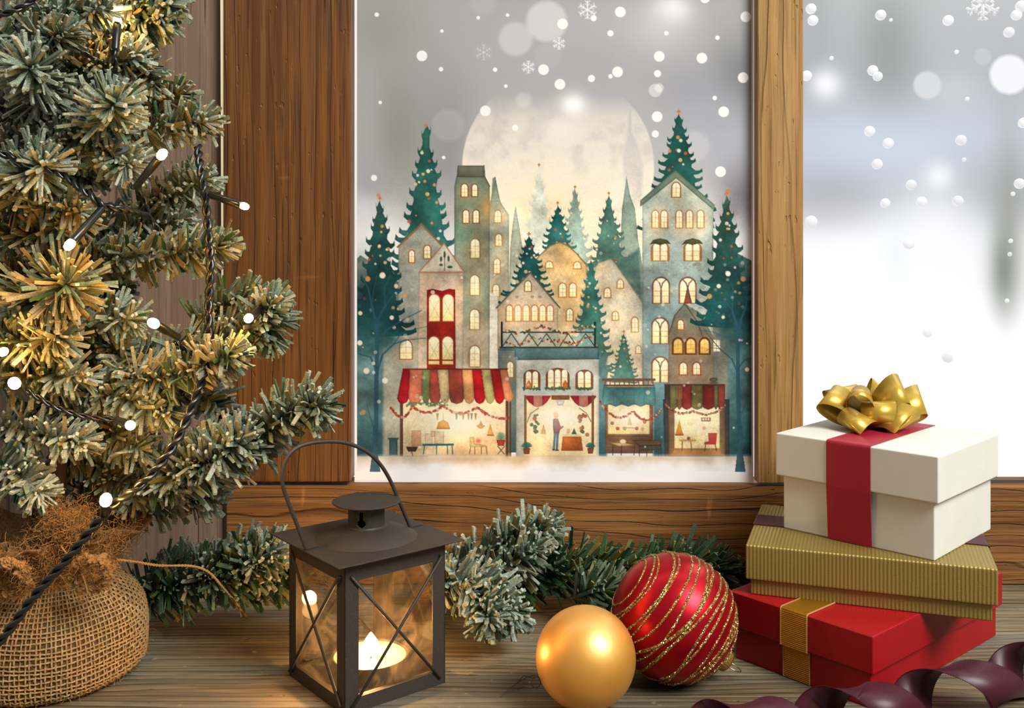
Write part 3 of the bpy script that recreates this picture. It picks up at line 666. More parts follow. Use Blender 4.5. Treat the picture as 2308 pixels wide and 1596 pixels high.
TX, TY = -.426, .93                          # foot of the little tree and its sack
torg = Vector((TX, TY, 0))
tree = thing('christmas_tree', torg, 'frosted artificial christmas tree standing in a burlap sack on the left', 'christmas tree')
MB().tube([(0, 0, .03), (.002, .004, .2), (-.01, .008, .45), (-.02, .01, .75)], [.009, .008, .007, .004], 10).build('trunk', m_stem, tree, smooth=True)
BR = [  # pixels from the trunk to the tip, depths, needle count, length, frost, tan share (brown needles, also the bulbs' warm glow put into colour)
 ([(60, 60), (190, 40), (360, 50)], .96, .93, 330, 66, .62, .1), ([(90, -30), (230, -10), (380, 10)], .96, .93, 260, 66, .6, .1),
 ([(0, 30), (120, 40), (230, 20)], .92, .88, 240, 66, .5, .2), ([(-40, 70), (60, 90), (140, 80)], .9, .86, 200, 62, .4, .3),
 ([(110, 230), (90, 190), (64, 150)], .93, .85, 260, 84, .85, .05), ([(200, 110), (290, 130), (350, 190)], .95, .92, 230, 56, .45, .3),
 ([(100, 130), (210, 150), (300, 130)], .93, .9, 230, 62, .6, .2), ([(140, 250), (280, 270), (400, 215)], .97, .93, 230, 58, .3, .5),
 ([(200, 300), (330, 290), (460, 275)], .95, .91, 280, 60, .45, .35), ([(200, 300), (235, 272), (258, 236)], .92, .84, 270, 80, .75, .1),
 ([(90, 300), (200, 330), (290, 370)], .92, .87, 260, 68, .8, .1), ([(20, 430), (60, 396), (100, 372)], .92, .84, 250, 80, .7, .1),
 ([(-30, 230), (50, 250), (130, 270)], .96, .92, 200, 64, .4, .2), ([(-40, 320), (40, 330), (120, 320)], .96, .9, 200, 60, .5, .2),
 ([(280, 500), (370, 450), (455, 405)], 1.0, .97, 260, 62, .6, .15), ([(-30, 440), (70, 450), (180, 480)], .93, .86, 260, 74, .35, .55),
 ([(-30, 520), (60, 530), (150, 500)], .95, .88, 240, 74, .3, .6), ([(150, 590), (330, 575), (490, 555)], .96, .92, 420, 66, .35, .3),
 ([(150, 520), (270, 510), (400, 500)], 1.0, .97, 240, 60, .6, .1), ([(60, 700), (112, 662), (150, 640)], .93, .84, 340, 100, .3, .4),
 ([(-40, 610), (40, 620), (120, 600)], .96, .9, 240, 70, .3, .6), ([(40, 700), (170, 710), (290, 720)], .97, .9, 300, 66, .65, .15),
 ([(180, 760), (260, 790), (290, 850)], .97, .9, 260, 60, .6, .15), ([(300, 810), (430, 790), (560, 740), (610, 690)], .94, .90, 460, 68, .42, .2),
 ([(420, 760), (520, 680), (600, 690), (605, 760)], .95, .92, 300, 62, .25, .15), ([(280, 850), (400, 845), (520, 800)], .9, .85, 320, 66, .35, .4),
 ([(-30, 780), (50, 770), (130, 760)], .92, .86, 280, 78, .45, .5), ([(-20, 860), (60, 840), (170, 850)], .93, .88, 260, 68, .6, .2),
 ([(100, 900), (240, 890), (370, 930)], .93, .88, 320, 64, .65, .2), ([(150, 930), (240, 960), (310, 1010)], .95, .9, 260, 62, .5, .3),
 ([(-30, 960), (60, 970), (180, 1000)], .92, .87, 260, 62, .7, .15), ([(-30, 1040), (30, 1060), (80, 1110)], .9, .86, 230, 60, .75, .1),
 ([(120, 1010), (230, 1050), (300, 1120)], .97, .93, 220, 58, .35, .4), ([(180, 1090), (330, 1070), (470, 1040)], .96, .92, 320, 70, .5, .35),
 ([(330, 1090), (430, 1060), (540, 1000)], .94, .90, 380, 84, .82, .08), ([(480, 1030), (580, 985), (660, 925), (715, 915)], .93, .90, 400, 74, .45, .1),
 ([(300, 1130), (380, 1120), (470, 1110)], .98, .95, 240, 68, .6, .2), ([(380, 900), (450, 890), (500, 930)], 1.0, .98, 180, 56, .5, .2),
 ([(-60, 140), (20, 150), (60, 230)], 1.0, .98, 200, 60, .2, .1), ([(0, 480), (120, 400), (210, 400)], 1.02, 1.0, 260, 62, .3, .3),
 ([(20, 620), (150, 640), (260, 650)], 1.03, 1.0, 300, 66, .3, .2), ([(20, 900), (120, 930), (220, 920)], 1.02, 1.0, 280, 66, .15, .3),
 ([(0, 200), (140, 210), (230, 190)], 1.03, 1.0, 260, 62, .3, .2), ([(60, 780), (200, 820), (330, 800)], 1.03, 1.0, 300, 66, .3, .2),
 ([(20, 1080), (130, 1090), (240, 1060)], 1.0, .98, 260, 60, .15, .4), ([(0, 0), (-10, -60), (120, -120)], .96, .93, 200, 66, .5, .2), ([(60, -80), (200, -110), (330, -90)], .97, .93, 240, 66, .5, .2)]
for px, d0, d1, n, L, fr_a, tn in BR:
    branch(tree, px, d0, d1, n, L, fr_a, torg, tan=tn, lift=0)

# ------------------------------------------------------------------ burlap sack: warp and weft threads woven over a dark lining
m_jute, t, b = mat('jute', lin((150, 122, 78)), .9); b.inputs['Specular IOR Level'].default_value = .1
oc = t.node('ShaderNodeTexCoord').outputs['Object']; nz = t.noise(oc, 220, 4, .7); nb = t.noise(oc, 22, 3)
t.put(b.inputs['Base Color'], t.mix(t.mr(nb, .4, .65, 0, .6), t.mix(t.mr(nz, .3, .7), lin((112, 86, 50)), lin((184, 156, 108))), lin((176, 132, 80))))
bump(t, b, nz, .8, .0012)
m_lining = mat('jute_lining', lin((84, 62, 36)), .95)[0]
m_fibre, t, b = mat('jute_fibre', lin((150, 112, 66)), .9); b.inputs['Specular IOR Level'].default_value = .1
prof_ = [(.050, .0015), (.068, .003), (.0785, .011), (.0805, .026), (.0805, .043), (.077, .060), (.068, .075), (.055, .087), (.046, .094)]
prof_ = [Vector((a, 0, c)) for a, c in prof_]; pp = smooth_path(prof_, 10)
cl_ = np.concatenate([[0], np.cumsum([(pp[i + 1] - pp[i]).length for i in range(len(pp) - 1)])]); pr_r = np.array([p.x for p in pp]); pr_z = np.array([p.z for p in pp]); LEN = cl_[-1]
def S(a, v):                                 # a point and the outward normal of the sack
    def P(a, v):
        r = np.interp(v * LEN, cl_, pr_r); z = np.interp(v * LEN, cl_, pr_z)
        k = math.sin(v * math.pi)
        r *= 1 + .025 * k * math.sin(3 * a + .6) + .012 * k * math.sin(7 * a + v * 5) + .04 * max(0, v - .6) * math.sin(13 * a)
        z += .003 * k * math.sin(2 * a + 1)
        return Vector((r * math.cos(a), r * math.sin(a), max(z, .001)))
    p = P(a, v); n = (P(a + .01, v) - P(a - .01, v)).cross(P(a, min(v + .01, 1)) - P(a, max(v - .01, 0)))
    n.normalize(); return p, n
NU, NV = 124, 31
sack = thing('sack_part', (0, 0, 0), None, None) if False else None
li = MB(); vs = []; fs = []
for j in range(NV + 1):
    for i in range(NU):
        p, n = S(2 * math.pi * i / NU, j / NV); vs.append(p - n * .0006)
for j in range(NV):
    for i in range(NU): fs.append((j * NU + i, j * NU + (i + 1) % NU, (j + 1) * NU + (i + 1) % NU, (j + 1) * NU + i))
li.add(vs, fs); sko = li.build('burlap_sack', m_lining, tree, smooth=True)
wv_ = MB(); tr_ = .00085
for i in range(NU):                          # warp, running up
    a = 2 * math.pi * (i + .5 * 0) / NU
    if math.sin(a) > .45: continue           # the side against the wall is never seen
    pts = []
    for j in range(NV * 2 + 1):
        v = j / (NV * 2); s_ = math.sin(math.pi * (j / 2 + i)) if True else 0
        s_ = math.cos(math.pi * (j / 2 + i) + math.pi / 2 * 0)
        p, n = S(a + .007 * math.sin(9 * v + i * 2.4), v); pts.append(p + n * (.0004 + .0007 * s_))
    wv_.tube(pts, [tr_ * (.85 + .35 * random.random()) for _ in pts], 5)
for j in range(NV):                          # weft, running round
    v = (j + .5) / NV; pts = []
    for i in range(NU * 2):
        a = 2 * math.pi * i / (NU * 2)
        s_ = math.cos(math.pi * (i / 2 + j + 1))
        p, n = S(a, v + .006 * math.sin(5 * a + j * 1.7) * math.sin(v * 3.1)); pts.append(p + n * (.0004 + .0007 * s_))
    wv_.tube(pts, [tr_ * (.85 + .35 * random.random()) for _ in pts], 5, closed=True)
wv_.build('woven_threads', m_jute, sko, smooth=True)
# ruffled mouth of the sack above the tie
mo = MB(); vs = []; fs = []; NM = 160; NJ = 16
for j in range(NJ + 1):
    f = j / NJ
    for i in range(NM):
        a = 2 * math.pi * i / NM; r = .044 - .004 * math.sin(f * math.pi * .9) + .034 * f ** 1.4
        r *= 1 + (.05 + .13 * f) * math.sin(9 * a + 1 + f) + .05 * f * math.sin(23 * a)
        vs.append((r * math.cos(a), r * math.sin(a), .092 + .048 * f + .004 * f * math.sin(5 * a) + .003 * f * math.sin(17 * a)))
for j in range(NJ):
    for i in range(NM): fs.append((j * NM + i, j * NM + (i + 1) % NM, (j + 1) * NM + (i + 1) % NM, (j + 1) * NM + i))
m_mouth, t, b = mat('jute_mouth', lin((126, 88, 48)), .95); oc = t.node('ShaderNodeTexCoord').outputs['Object']; nz = t.noise(t.mapped(oc, (500, 500, 90)), 1, 5, .7)
t.put(b.inputs['Base Color'], t.mix(t.mr(nz, .3, .7), lin((92, 58, 28)), lin((160, 122, 76)))); bump(t, b, nz, 1, .003)
mo.add(vs, fs); moo = mo.build('sack_mouth', m_mouth, sko, smooth=True)
sm = moo.modifiers.new('thickness', 'SOLIDIFY'); sm.thickness = .0012
# loose jute fibres: curly and countless
fb = MB()
def curly(p, d, n=9, st=.0035, wob=.9, r=.00018):
    pts = [Vector(p)]; d = Vector(d).normalized()
    for _ in range(n):
        d = (d + Vector((random.gauss(0, wob), random.gauss(0, wob), random.gauss(0, wob))) * .55).normalized(); pts.append(pts[-1] + d * st)
    fb.tube(pts, r, 3)
for _ in range(1700):
    a = random.uniform(-math.pi, .35) if random.random() < .85 else random.uniform(0, 6.28); f = random.random()
    r = .046 + .032 * f ** 1.3; z = .092 + .048 * f
    curly((r * math.cos(a), r * math.sin(a), z), (math.cos(a) * .7, math.sin(a) * .7, .5), random.randint(5, 11), .0028)
for _ in range(900):                         # the pale puff of fibres on the rim
    q = Vector(W(150 + random.gauss(0, 34), 1185 + random.gauss(0, 24), .862 + random.random() * .02)) - torg
    curly(q, (random.gauss(0, 1), -.3, random.gauss(0, .6)), random.randint(6, 12), .0026, 1.3)
for _ in range(900):                         # fuzz on the belly
    a = random.uniform(-math.pi, .2); p, n = S(a, random.uniform(.15, 1)); curly(p + n * .001, n + Vector((random.gauss(0, .8), random.gauss(0, .8), random.gauss(0, .8))), random.randint(2, 4), .0022, 1, .00014)
o = fb.build('loose_fibre', m_fibre, sko); tag(o, kind='stuff')
# twine tied round the neck, with two loops and a long tail lying over the sprig
tw = MB()
def twine(mb, pts, r=.0013, pitch=.006):
    pts = smooth_path([Vector(p) for p in pts], 10); L = 0
    for s_ in (0, math.pi):
        q = []; L = 0; up = None
        for i, p in enumerate(pts):
            tt = (pts[min(i + 1, len(pts) - 1)] - pts[max(i - 1, 0)]).normalized()
            if up is None: up = tt.orthogonal().normalized()
            up = (up - tt * up.dot(tt)).normalized(); w_ = tt.cross(up)
            if i: L += (p - pts[i - 1]).length
            a = 2 * math.pi * L / pitch + s_; q.append(p + (up * math.cos(a) + w_ * math.sin(a)) * r * .75)
        mb.tube(q, r, 6)
for k in range(5):
    twine(tw, [(.0475 * math.cos(a), .0475 * math.sin(a), .0885 + .0032 * k + .0012 * math.sin(3 * a + k)) for a in np.linspace(0, 2 * math.pi, 30)], .0014)
def PL(x, y, d): return W(x, y, d) - torg
tail = [PL(262, 1262, .90), PL(300, 1266, .905), PL(360, 1275, .912), PL(430, 1276, .92), PL(470, 1290, .925), PL(500, 1322, .93), PL(530, 1358, .955), on_z(556, 1392, .0015) - torg]
tws = tw.build('twine', m_fibre, tree, smooth=True)
tt_ = MB(); twine(tt_, tail, .0009, .005); tt_.build('twine_tail', m_fibre, tws, smooth=True)
t2 = MB(); twine(t2, [PL(138, 1232, .85), PL(160, 1262, .845), PL(185, 1295, .84), PL(198, 1338, .843)], .0006, .004); t2.build('twine_tail', m_fibre, tws, smooth=True)
def fuzzy_loop(cx, cy, d, rx, ry, rot):
    mb = MB()
    pts = []
    for k in range(33):
        a = 2 * math.pi * k / 32; x = rx * math.cos(a); y = ry * math.sin(a); X = x * math.cos(rot) - y * math.sin(rot); Y = x * math.sin(rot) + y * math.cos(rot)
        pts.append(PL(cx + X, cy + Y, d + .008 * math.sin(a)))
    for off in range(9):
        q = [p + Vector((random.gauss(0, .0016), random.gauss(0, .003), random.gauss(0, .0016))) for p in pts]; q[-1] = q[0]
        twine(mb, q, .0011, .007)
    for _ in range(420):
        p = random.choice(pts) + Vector((random.gauss(0, .002), random.gauss(0, .004), random.gauss(0, .002))); d_ = Vector((random.gauss(0, 1), random.gauss(0, 1), random.gauss(0, 1))); q = [p]
        for _ in range(6): d_ = (d_.normalized() + Vector((random.gauss(0, .6), random.gauss(0, .6), random.gauss(0, .6)))).normalized(); q.append(q[-1] + d_ * .0022)
        mb.tube(q, .00016, 3)
    return mb.build('twine_loop', m_fibre, tws, smooth=True)
fuzzy_loop(18, 1302, .848, 44, 34, .3); fuzzy_loop(205, 1292, .848, 40, 32, -.25)

# ------------------------------------------------------------------ evergreen sprigs lying along the foot of the window wall
def sprig(label, parts, org, group=None):
    g = thing('pine_sprig', org, label, 'pine sprig')
    for px, d0, d1, n, L, f_, kw in parts: branch(g, px, d0, d1, n, L, f_, org, **kw)
    return g
sprig('green pine sprig lying on the table between the sack and the lantern', [
    ([(300, 1345), (400, 1318), (500, 1300), (575, 1268)], 1.03, .985, 540, 76, .14, dict(tan=.02, green=.6)),
    ([(440, 1300), (530, 1272), (610, 1250)], 1.02, .99, 330, 74, .6, dict(tan=.02)),
    ([(330, 1300), (420, 1288), (500, 1290)], 1.06, 1.03, 260, 70, .2, dict(tan=.02, green=.6)),
    ([(520, 1320), (590, 1310), (650, 1290)], 1.04, 1.01, 260, 60, .2, dict(tan=.05, green=.6))], on_z(450, 1370, 0))
sprig('frosted pine sprig behind the right side of the lantern', [
    ([(960, 1340), (1040, 1310), (1110, 1340), (1150, 1380)], 1.03, .965, 420, 66, .68, dict(tan=.08)),
    ([(960, 1320), (1050, 1270), (1140, 1230), (1225, 1195)], 1.08, 1.06, 460, 66, .55, dict(tan=.15)),
    ([(1010, 1280), (1100, 1290), (1200, 1240)], 1.06, 1.04, 260, 60, .45, dict(tan=.2)),
    ([(1040, 1320), (1090, 1360), (1100, 1395)], .99, .95, 220, 60, .6, dict(tan=.1))], on_z(1040, 1370, 0))
sprig('plain green pine sprig behind the two baubles', [
    ([(1120, 1310), (1230, 1290), (1350, 1290), (1460, 1290)], 1.09, 1.07, 620, 72, .03, dict(tan=.03, green=.6)),
    ([(1440, 1300), (1530, 1280), (1610, 1290)], 1.10, 1.08, 380, 74, .03, dict(tan=.02, green=.6)),
    ([(1290, 1350), (1340, 1330), (1430, 1350)], 1.03, 1.02, 300, 64, .12, dict(tan=.02, green=.5)),
    ([(1590, 1300), (1650, 1305), (1700, 1310)], 1.12, 1.10, 160, 50, .03, dict(tan=.02, green=.6))], on_z(1350, 1350, 0))

# ------------------------------------------------------------------ string of fairy lights
m_cable, t, b = mat('dark_green_cable', lin((9, 14, 12)), .3); b.inputs['Specular IOR Level'].default_value = .7
m_bulb, t, b0 = mat('warm_bulb'); em = t.node('ShaderNodeEmission', {'Color': (1, .50, .10, 1), 'Strength': 330}); t.l.new(em.outputs[0], t.n['Material Output'].inputs[0])
borg = torg
ls = thing('fairy_lights', borg, 'string of warm white fairy lights on twisted dark cable draped over the tree', 'string lights')
def cable(px, r=.00165, pitch=.021, n=2, name='cable'):
    pts = smooth_path([W(x, y, d) - borg for x, y, d in px], 14); mb = MB()
    for s_ in range(n):
        q = []; L = 0; up = None
        for i, p in enumerate(pts):
            tt = (pts[min(i + 1, len(pts) - 1)] - pts[max(i - 1, 0)]).normalized()
            if up is None: up = tt.orthogonal().normalized()
            up = (up - tt * up.dot(tt)).normalized(); w_ = tt.cross(up)
            if i: L += (p - pts[i - 1]).length
            a = 2 * math.pi * L / pitch + s_ * 2 * math.pi / n; q.append(p + (up * math.cos(a) + w_ * math.sin(a)) * r)
        mb.tube(q, r, 8)
    return mb.build(name, m_cable, ls, smooth=True)
cable([(-40, 1490, .80), (20, 1420, .80), (80, 1340, .80), (150, 1262, .80), (205, 1195, .80), (255, 1140, .80), (320, 1090, .80), (370, 1035, .81), (410, 970, .82), (440, 900, .835), (462, 840, .85)], .0021, .024)
cable([(462, 840, .85), (470, 780, .87), (470, 690, .875), (474, 600, .87), (470, 520, .87), (462, 440, .87), (452, 380, .88), (446, 330, .9)], .0020, .024)
cable([(-20, 340, .84), (50, 360, .84), (140, 395, .84), (190, 430, .83), (235, 465, .83), (285, 475, .85), (335, 488, .89)], .0019)
cable([(-20, 40, .84), (40, 20, .84), (90, -10, .85)], .0016)
cable([(255, 110, .86), (258, 150, .865), (250, 190, .9)], .0015)
cable([(30, 60, .86), (90, 90, .86), (170, 110, .88), (240, 150, .9)], .0013)
cable([(300, 420, .86), (325, 450, .88), (335, 488, .89), (360, 520, .9)], .0014)
cable([(60, 880, .86), (120, 915, .86), (190, 938, .86), (262, 945, .86)], .0014)
cable([(395, 770, .87), (430, 800, .88), (462, 840, .86)], .0014)
def socket(p0, p1, bulb=None, big=1.0):
    a = W(*p0) - borg; b_ = W(*p1) - borg; dv = (b_ - a).normalized(); L = (b_ - a).length
    s_ = MB().tube([a, a + dv * L * .06, a + dv * L * .5, a + dv * L * .52, a + dv * L * .94, b_], [.0018, .0031, .0033, .0036, .0036, .0031], 12).build('lamp_socket', m_cable, ls, smooth=True)
    r = .0030 * big; q = dv.to_track_quat('Z', 'Y').to_matrix().to_4x4(); q.translation = b_
    mb = MB().lathe([(r * .85, -.001), (r, .001), (r, r * 1.2), (r * .8, r * 1.9), (r * .4, r * 2.25), (1e-5, r * 2.35)], 12, M=q)
    mb.build('bulb', m_bulb, s_, smooth=True)
socket((304, 424, .84), (362, 352, .80), big=1.25)
socket((470, 438, .865), (545, 463, .855), big=1.0)
socket((234, 466, .83), (162, 546, .80), big=1.2)
socket((404, 762, .84), (350, 731, .80), big=1.3)
socket((590, 690, .90), (562, 716, .85), big=1.25)
socket((60, 900, .84), (34, 866, .79), big=1.5)
socket((262, 946, .85), (292, 958, .81), big=1.25)
socket((232, 1180, .81), (238, 1132, .785), big=1.5)
socket((260, 115, .86), (264, 52, .88), big=1.2)
socket((-30, 815, .86), (4, 795, .84), big=1.2)
# ------------------------------------------------------------------ the winter village print on the left window: painted in colours held by a fine mesh
X0, X1, Y0, Y1, SS = 799.0, 1698.5, -70.0, 1087.0, .8
GW, GH = int((X1 - X0) * SS) + 1, int((Y1 - Y0) * SS) + 1
gx = np.linspace(X0, X1, GW); gy = np.linspace(Y0, Y1, GH)
IMG = np.zeros((GH, GW, 3)); LAB = np.zeros((GH, GW), np.int16); NAMES = ['painted_sky']
prng = np.random.default_rng(3)
def vnoise(cell):
    h, w = int(GH / (cell * SS)) + 3, int(GW / (cell * SS)) + 3; g = prng.random((h, w))
    yi = np.arange(GH) / (cell * SS); xi = np.arange(GW) / (cell * SS)
    y0 = yi.astype(int); x0 = xi.astype(int); fy = (yi - y0)[:, None]; fx = (xi - x0)[None]; fy = fy * fy * (3 - 2 * fy); fx = fx * fx * (3 - 2 * fx)
    return (g[y0][:, x0] * (1 - fx) + g[y0][:, x0 + 1] * fx) * (1 - fy) + (g[y0 + 1][:, x0] * (1 - fx) + g[y0 + 1][:, x0 + 1] * fx) * fy
WASH = (vnoise(46) + .6 * vnoise(20) + .35 * vnoise(8)) / 1.95 - .5      # watercolour wash
GRAIN = (vnoise(3) + vnoise(1.6)) / 2 - .5
WASH2 = (vnoise(60) + .6 * vnoise(28)) / 1.6 - .5
def lab(name): NAMES.append(name); return len(NAMES) - 1
def region(x0, y0, x1, y1, pad=6):
    a = max(0, int((x0 - pad - X0) * SS)); b = min(GW, int((x1 + pad - X0) * SS) + 2); c = max(0, int((y0 - pad - Y0) * SS)); d = min(GH, int((y1 + pad - Y0) * SS) + 2)
    return slice(c, max(d, c + 1)), slice(a, max(b, a + 1))
def sdf(P, sl):
    X = gx[sl[1]][None, :]; Y = gy[sl[0]][:, None]; P = np.asarray(P, float); n = len(P)
    d = np.full((Y.shape[0], X.shape[1]), 1e9); ins = np.zeros(d.shape, bool)
    for i in range(n):
        ax_, ay = P[i]; bx, by = P[(i + 1) % n]; ex, ey = bx - ax_, by - ay
        wx_, wy = X - ax_, Y - ay; t_ = np.clip((wx_ * ex + wy * ey) / (ex * ex + ey * ey + 1e-9), 0, 1)
        d = np.minimum(d, (wx_ - ex * t_) ** 2 + (wy - ey * t_) ** 2)
        if ay != by: ins ^= ((ay > Y) != (by > Y)) & (X < (bx - ax_) * (Y - ay) / (by - ay) + ax_)
    d = np.sqrt(d); return np.where(ins, -d, d)
def put(sl, a, col, lb=None):
    IMG[sl] = IMG[sl] * (1 - a[..., None]) + col * a[..., None]
    if lb is not None: LAB[sl] = np.where(a > .5, lb, LAB[sl])
def shade(sl, c0, c1, y0, y1, tex, tint=None, tamt=0):
    Y = gy[sl[0]][:, None]; f = np.clip((Y - y0) / max(y1 - y0, 1), 0, 1)[..., None]
    col = np.array(c0, float) * (1 - f) + np.array(c1 if c1 is not None else c0, float) * f
    col = col * np.ones(LAB[sl].shape)[..., None]
    if tint is not None:
        m_ = np.clip(WASH2[sl] * 2.6 + .1, 0, 1)[..., None] * tamt; col = col * (1 - m_) + np.array(tint, float) * m_
    return col * (1 + tex * 2 * WASH[sl] + .10 * GRAIN[sl])[..., None]
def poly(P, c0, c1=None, lb=None, tex=.19, edge=.28, ew=2.2, soft=.9, al=1.0, tint=None, tamt=.5):
    P = np.asarray(P, float); x0, y0 = P.min(0); x1, y1 = P.max(0); sl = region(x0, y0, x1, y1, 3 + soft * 2)
    s_ = sdf(P, sl); a = np.clip(.5 - s_ / soft, 0, 1) * al; col = shade(sl, c0, c1, y0, y1, tex, tint, tamt)
    col = col * (1 - edge * np.exp(-np.abs(s_) / ew))[..., None]; put(sl, a, np.clip(col, 0, 255), lb)
def disc(x, y, r, c, al=1.0, soft=1.0, rim=0, ry=None, lb=None):
    ry = ry or r; sl = region(x - r, y - ry, x + r, y + ry, soft * 2 + 2); q = np.sqrt(((gx[sl[1]][None] - x) / r) ** 2 + ((gy[sl[0]][:, None] - y) / ry) ** 2); d = (q - 1) * min(r, ry)
    a = np.clip(.5 - d / soft, 0, 1) * al; col = np.array(c, float) * np.ones(q.shape)[..., None]
    if rim: col = col * (1 - rim * np.exp(-np.abs(d) / 1.6))[..., None]
    put(sl, a, col, lb)
def glow(x, y, rx, ry, c, al):
    sl = region(x - 2.4 * rx, y - 2.4 * ry, x + 2.4 * rx, y + 2.4 * ry); q = ((gx[sl[1]][None] - x) / rx) ** 2 + ((gy[sl[0]][:, None] - y) / ry) ** 2
    put(sl, np.exp(-q) * al, np.array(c, float) * np.ones(q.shape)[..., None])
def line(P, w, c, al=1.0, lb=None, w1=None):
    P = np.asarray(P, float); m_ = len(P) - 1
    for i in range(m_):
        wa = w + ((w1 if w1 is not None else w) - w) * (i + .5) / m_
        x0, y0 = P[i:i + 2].min(0); x1, y1 = P[i:i + 2].max(0); sl = region(x0, y0, x1, y1, wa + 2)
        X = gx[sl[1]][None]; Y = gy[sl[0]][:, None]; (ax_, ay), (bx, by) = P[i], P[i + 1]; ex, ey = bx - ax_, by - ay
        t_ = np.clip(((X - ax_) * ex + (Y - ay) * ey) / (ex * ex + ey * ey + 1e-9), 0, 1); d = np.hypot(X - ax_ - ex * t_, Y - ay - ey * t_) - wa / 2
        put(sl, np.clip(.5 - d / 1.1, 0, 1) * al, np.array(c, float) * np.ones(d.shape)[..., None], lb)
LIT, LIT2, WOODC = (255, 251, 228), (255, 238, 180), (176, 112, 62)
def arch(cx, y0, w, h, sh=1.0):
    r = w / 2; P = [(cx - r, y0 + h), (cx - r, y0 + r * sh)] + [(cx - r * math.cos(a), y0 + r * sh - r * sh * math.sin(a)) for a in np.linspace(.2, math.pi - .2, 9)] + [(cx + r, y0 + r * sh), (cx + r, y0 + h)]; return P
def window(cx, cy, w, h, frame=WOODC, lit=LIT, lit2=None, fw=2.6, bars=1, sh=1.15, al=1):
    y0 = cy - h / 2; glow(cx, cy + 2, w * .95, h * .72, (228, 160, 92), .42)
    poly(arch(cx, y0 - fw, w + 2 * fw, h + fw * 1.8, sh), frame, lb=None, tex=.2, edge=.25, al=.92 * al)
    poly(arch(cx, y0, w, h, sh), lit, lit2 or LIT2, tex=.05, edge=.06, ew=1.5, al=al)
    lc_ = (205, 150, 84)
    if bars: line([(cx, y0 + 2), (cx, y0 + h)], 1.1, lc_, .75 * al)
    if bars:
        for q in ((.38, .68) if h > 26 else (.5,)): line([(cx - w / 2, y0 + h * q), (cx + w / 2, y0 + h * q)], 1.0, lc_, .7 * al)
def dwindow(cx, cy, w, h, frame=WOODC, n=2, lit=LIT):
    y0 = cy - h / 2; poly(arch(cx, y0 - 4, w + 8, h + 6, .7), frame, tex=.2, edge=.3); ww = w / n
    for k in range(n):
        c_ = cx - w / 2 + ww * (k + .5); poly(arch(c_, y0, ww - 2.6, h, 1.1), lit, LIT2, tex=.04, edge=.05)
        for q in (.45, .72): line([(c_ - ww / 2 + 1.5, y0 + h * q), (c_ + ww / 2 - 1.5, y0 + h * q)], 1.0, (205, 150, 84), .7)
def archwin(cx, cy, w, h, frame=(150, 104, 66)):       # one wide arch holding two lights and a dark middle
    y0 = cy - h / 2; poly(arch(cx, y0 - 3.5, w + 7, h + 5, .95), frame, tex=.2, edge=.3); poly(arch(cx, y0, w, h, .95), (255, 248, 222), (255, 232, 170), tex=.04, edge=.06)
    line([(cx, y0 + h), (cx, y0 + h * .42), (cx - w * .1, y0 + h * .2), (cx - w * .3, y0 + h * .08)], 2.6, (112, 98, 74)); line([(cx, y0 + h * .42), (cx + w * .1, y0 + h * .2), (cx + w * .3, y0 + h * .08)], 2.6, (112, 98, 74))
    line([(cx, y0 + h), (cx, y0 + h * .5)], 4.2, (112, 98, 74), .9)
    for q in (.52, .72): line([(cx - w / 2, y0 + h * q), (cx + w / 2, y0 + h * q)], 1.2, (196, 140, 76), .9)
def stones(x0, y0, x1, y1, n, c, al=.4, r=(2, 6)):
    for _ in range(n):
        x, y = prng.uniform(x0, x1), prng.uniform(y0, y1); q = prng.uniform(*r); disc(x, y, q, np.array(c) * prng.uniform(.8, 1.2), al * prng.uniform(.5, 1), 1.2, .2, q * .75)
def fir(cx, top, bot, hw, c0, c1, n=9, seed=0, al=1.0, lean=0, star=True, dots=14, soft=1.2, edge=.18, name='painted_fir_tree', dotc=None, tint=(90, 140, 130)):
    n = int(n * 1.4); rg_ = np.random.default_rng(seed + 50); Rt = [(cx, top)]; Lt = [(cx, top)]; Hh = bot - top
    for side, arr in ((1, Rt), (-1, Lt)):
        for k in range(n):
            f0 = (k + .25) / n; f1 = (k + 1) / n; w_ = hw * (f1 ** .85) * rg_.uniform(.84, 1.1); wi = hw * (f0 ** .85) * .84; y = top + Hh * f1 ** .98 + rg_.normal() * Hh / n * .16; dy = Hh / n
            arr.append((cx + side * (wi * .8), y - dy * .80)); arr.append((cx + side * w_ * .74, y - dy * .40)); arr.append((cx + side * w_ * .93, y - dy * .42)); arr.append((cx + side * (w_ * 1.03), y - dy * .68))
            arr.append((cx + side * w_ * 1.06, y - dy * .25)); arr.append((cx + side * w_ * .9, y - dy * .02)); arr.append((cx + side * w_ * .8, y + dy * .06))
    P = Rt + [(cx, bot)] + Lt[1:][::-1]
    lb = lab(name); poly(P, c0, c1, lb, tex=.34, edge=edge, soft=soft, al=al, tint=tint, tamt=.4)
    for _ in range(dots):
        f = rg_.uniform(.12, .97); x = cx + rg_.uniform(-.72, .72) * hw * f ** .85; y = top + Hh * f; q = rg_.uniform(1.2, 3.2) * (1 + .5 * (hw > 60))
        c_ = dotc or [(238, 234, 220), (238, 234, 220), (216, 150, 96), (196, 92, 66), (226, 190, 130)][rg_.integers(5)]; disc(x, y, q, c_, .9 * al, 1, .15)
    if star:
        q = 5 if hw > 60 else 4; poly([(cx, top - q - 5), (cx + q * .45, top - 5 - q * .3), (cx + q, top - 5), (cx + q * .4, top - 5 + q * .5), (cx, top + 1), (cx - q * .4, top - 5 + q * .5), (cx - q, top - 5), (cx - q * .45, top - 5 - q * .3)], (222, 132, 74), tex=.05, edge=.2, al=al, lb=lb)
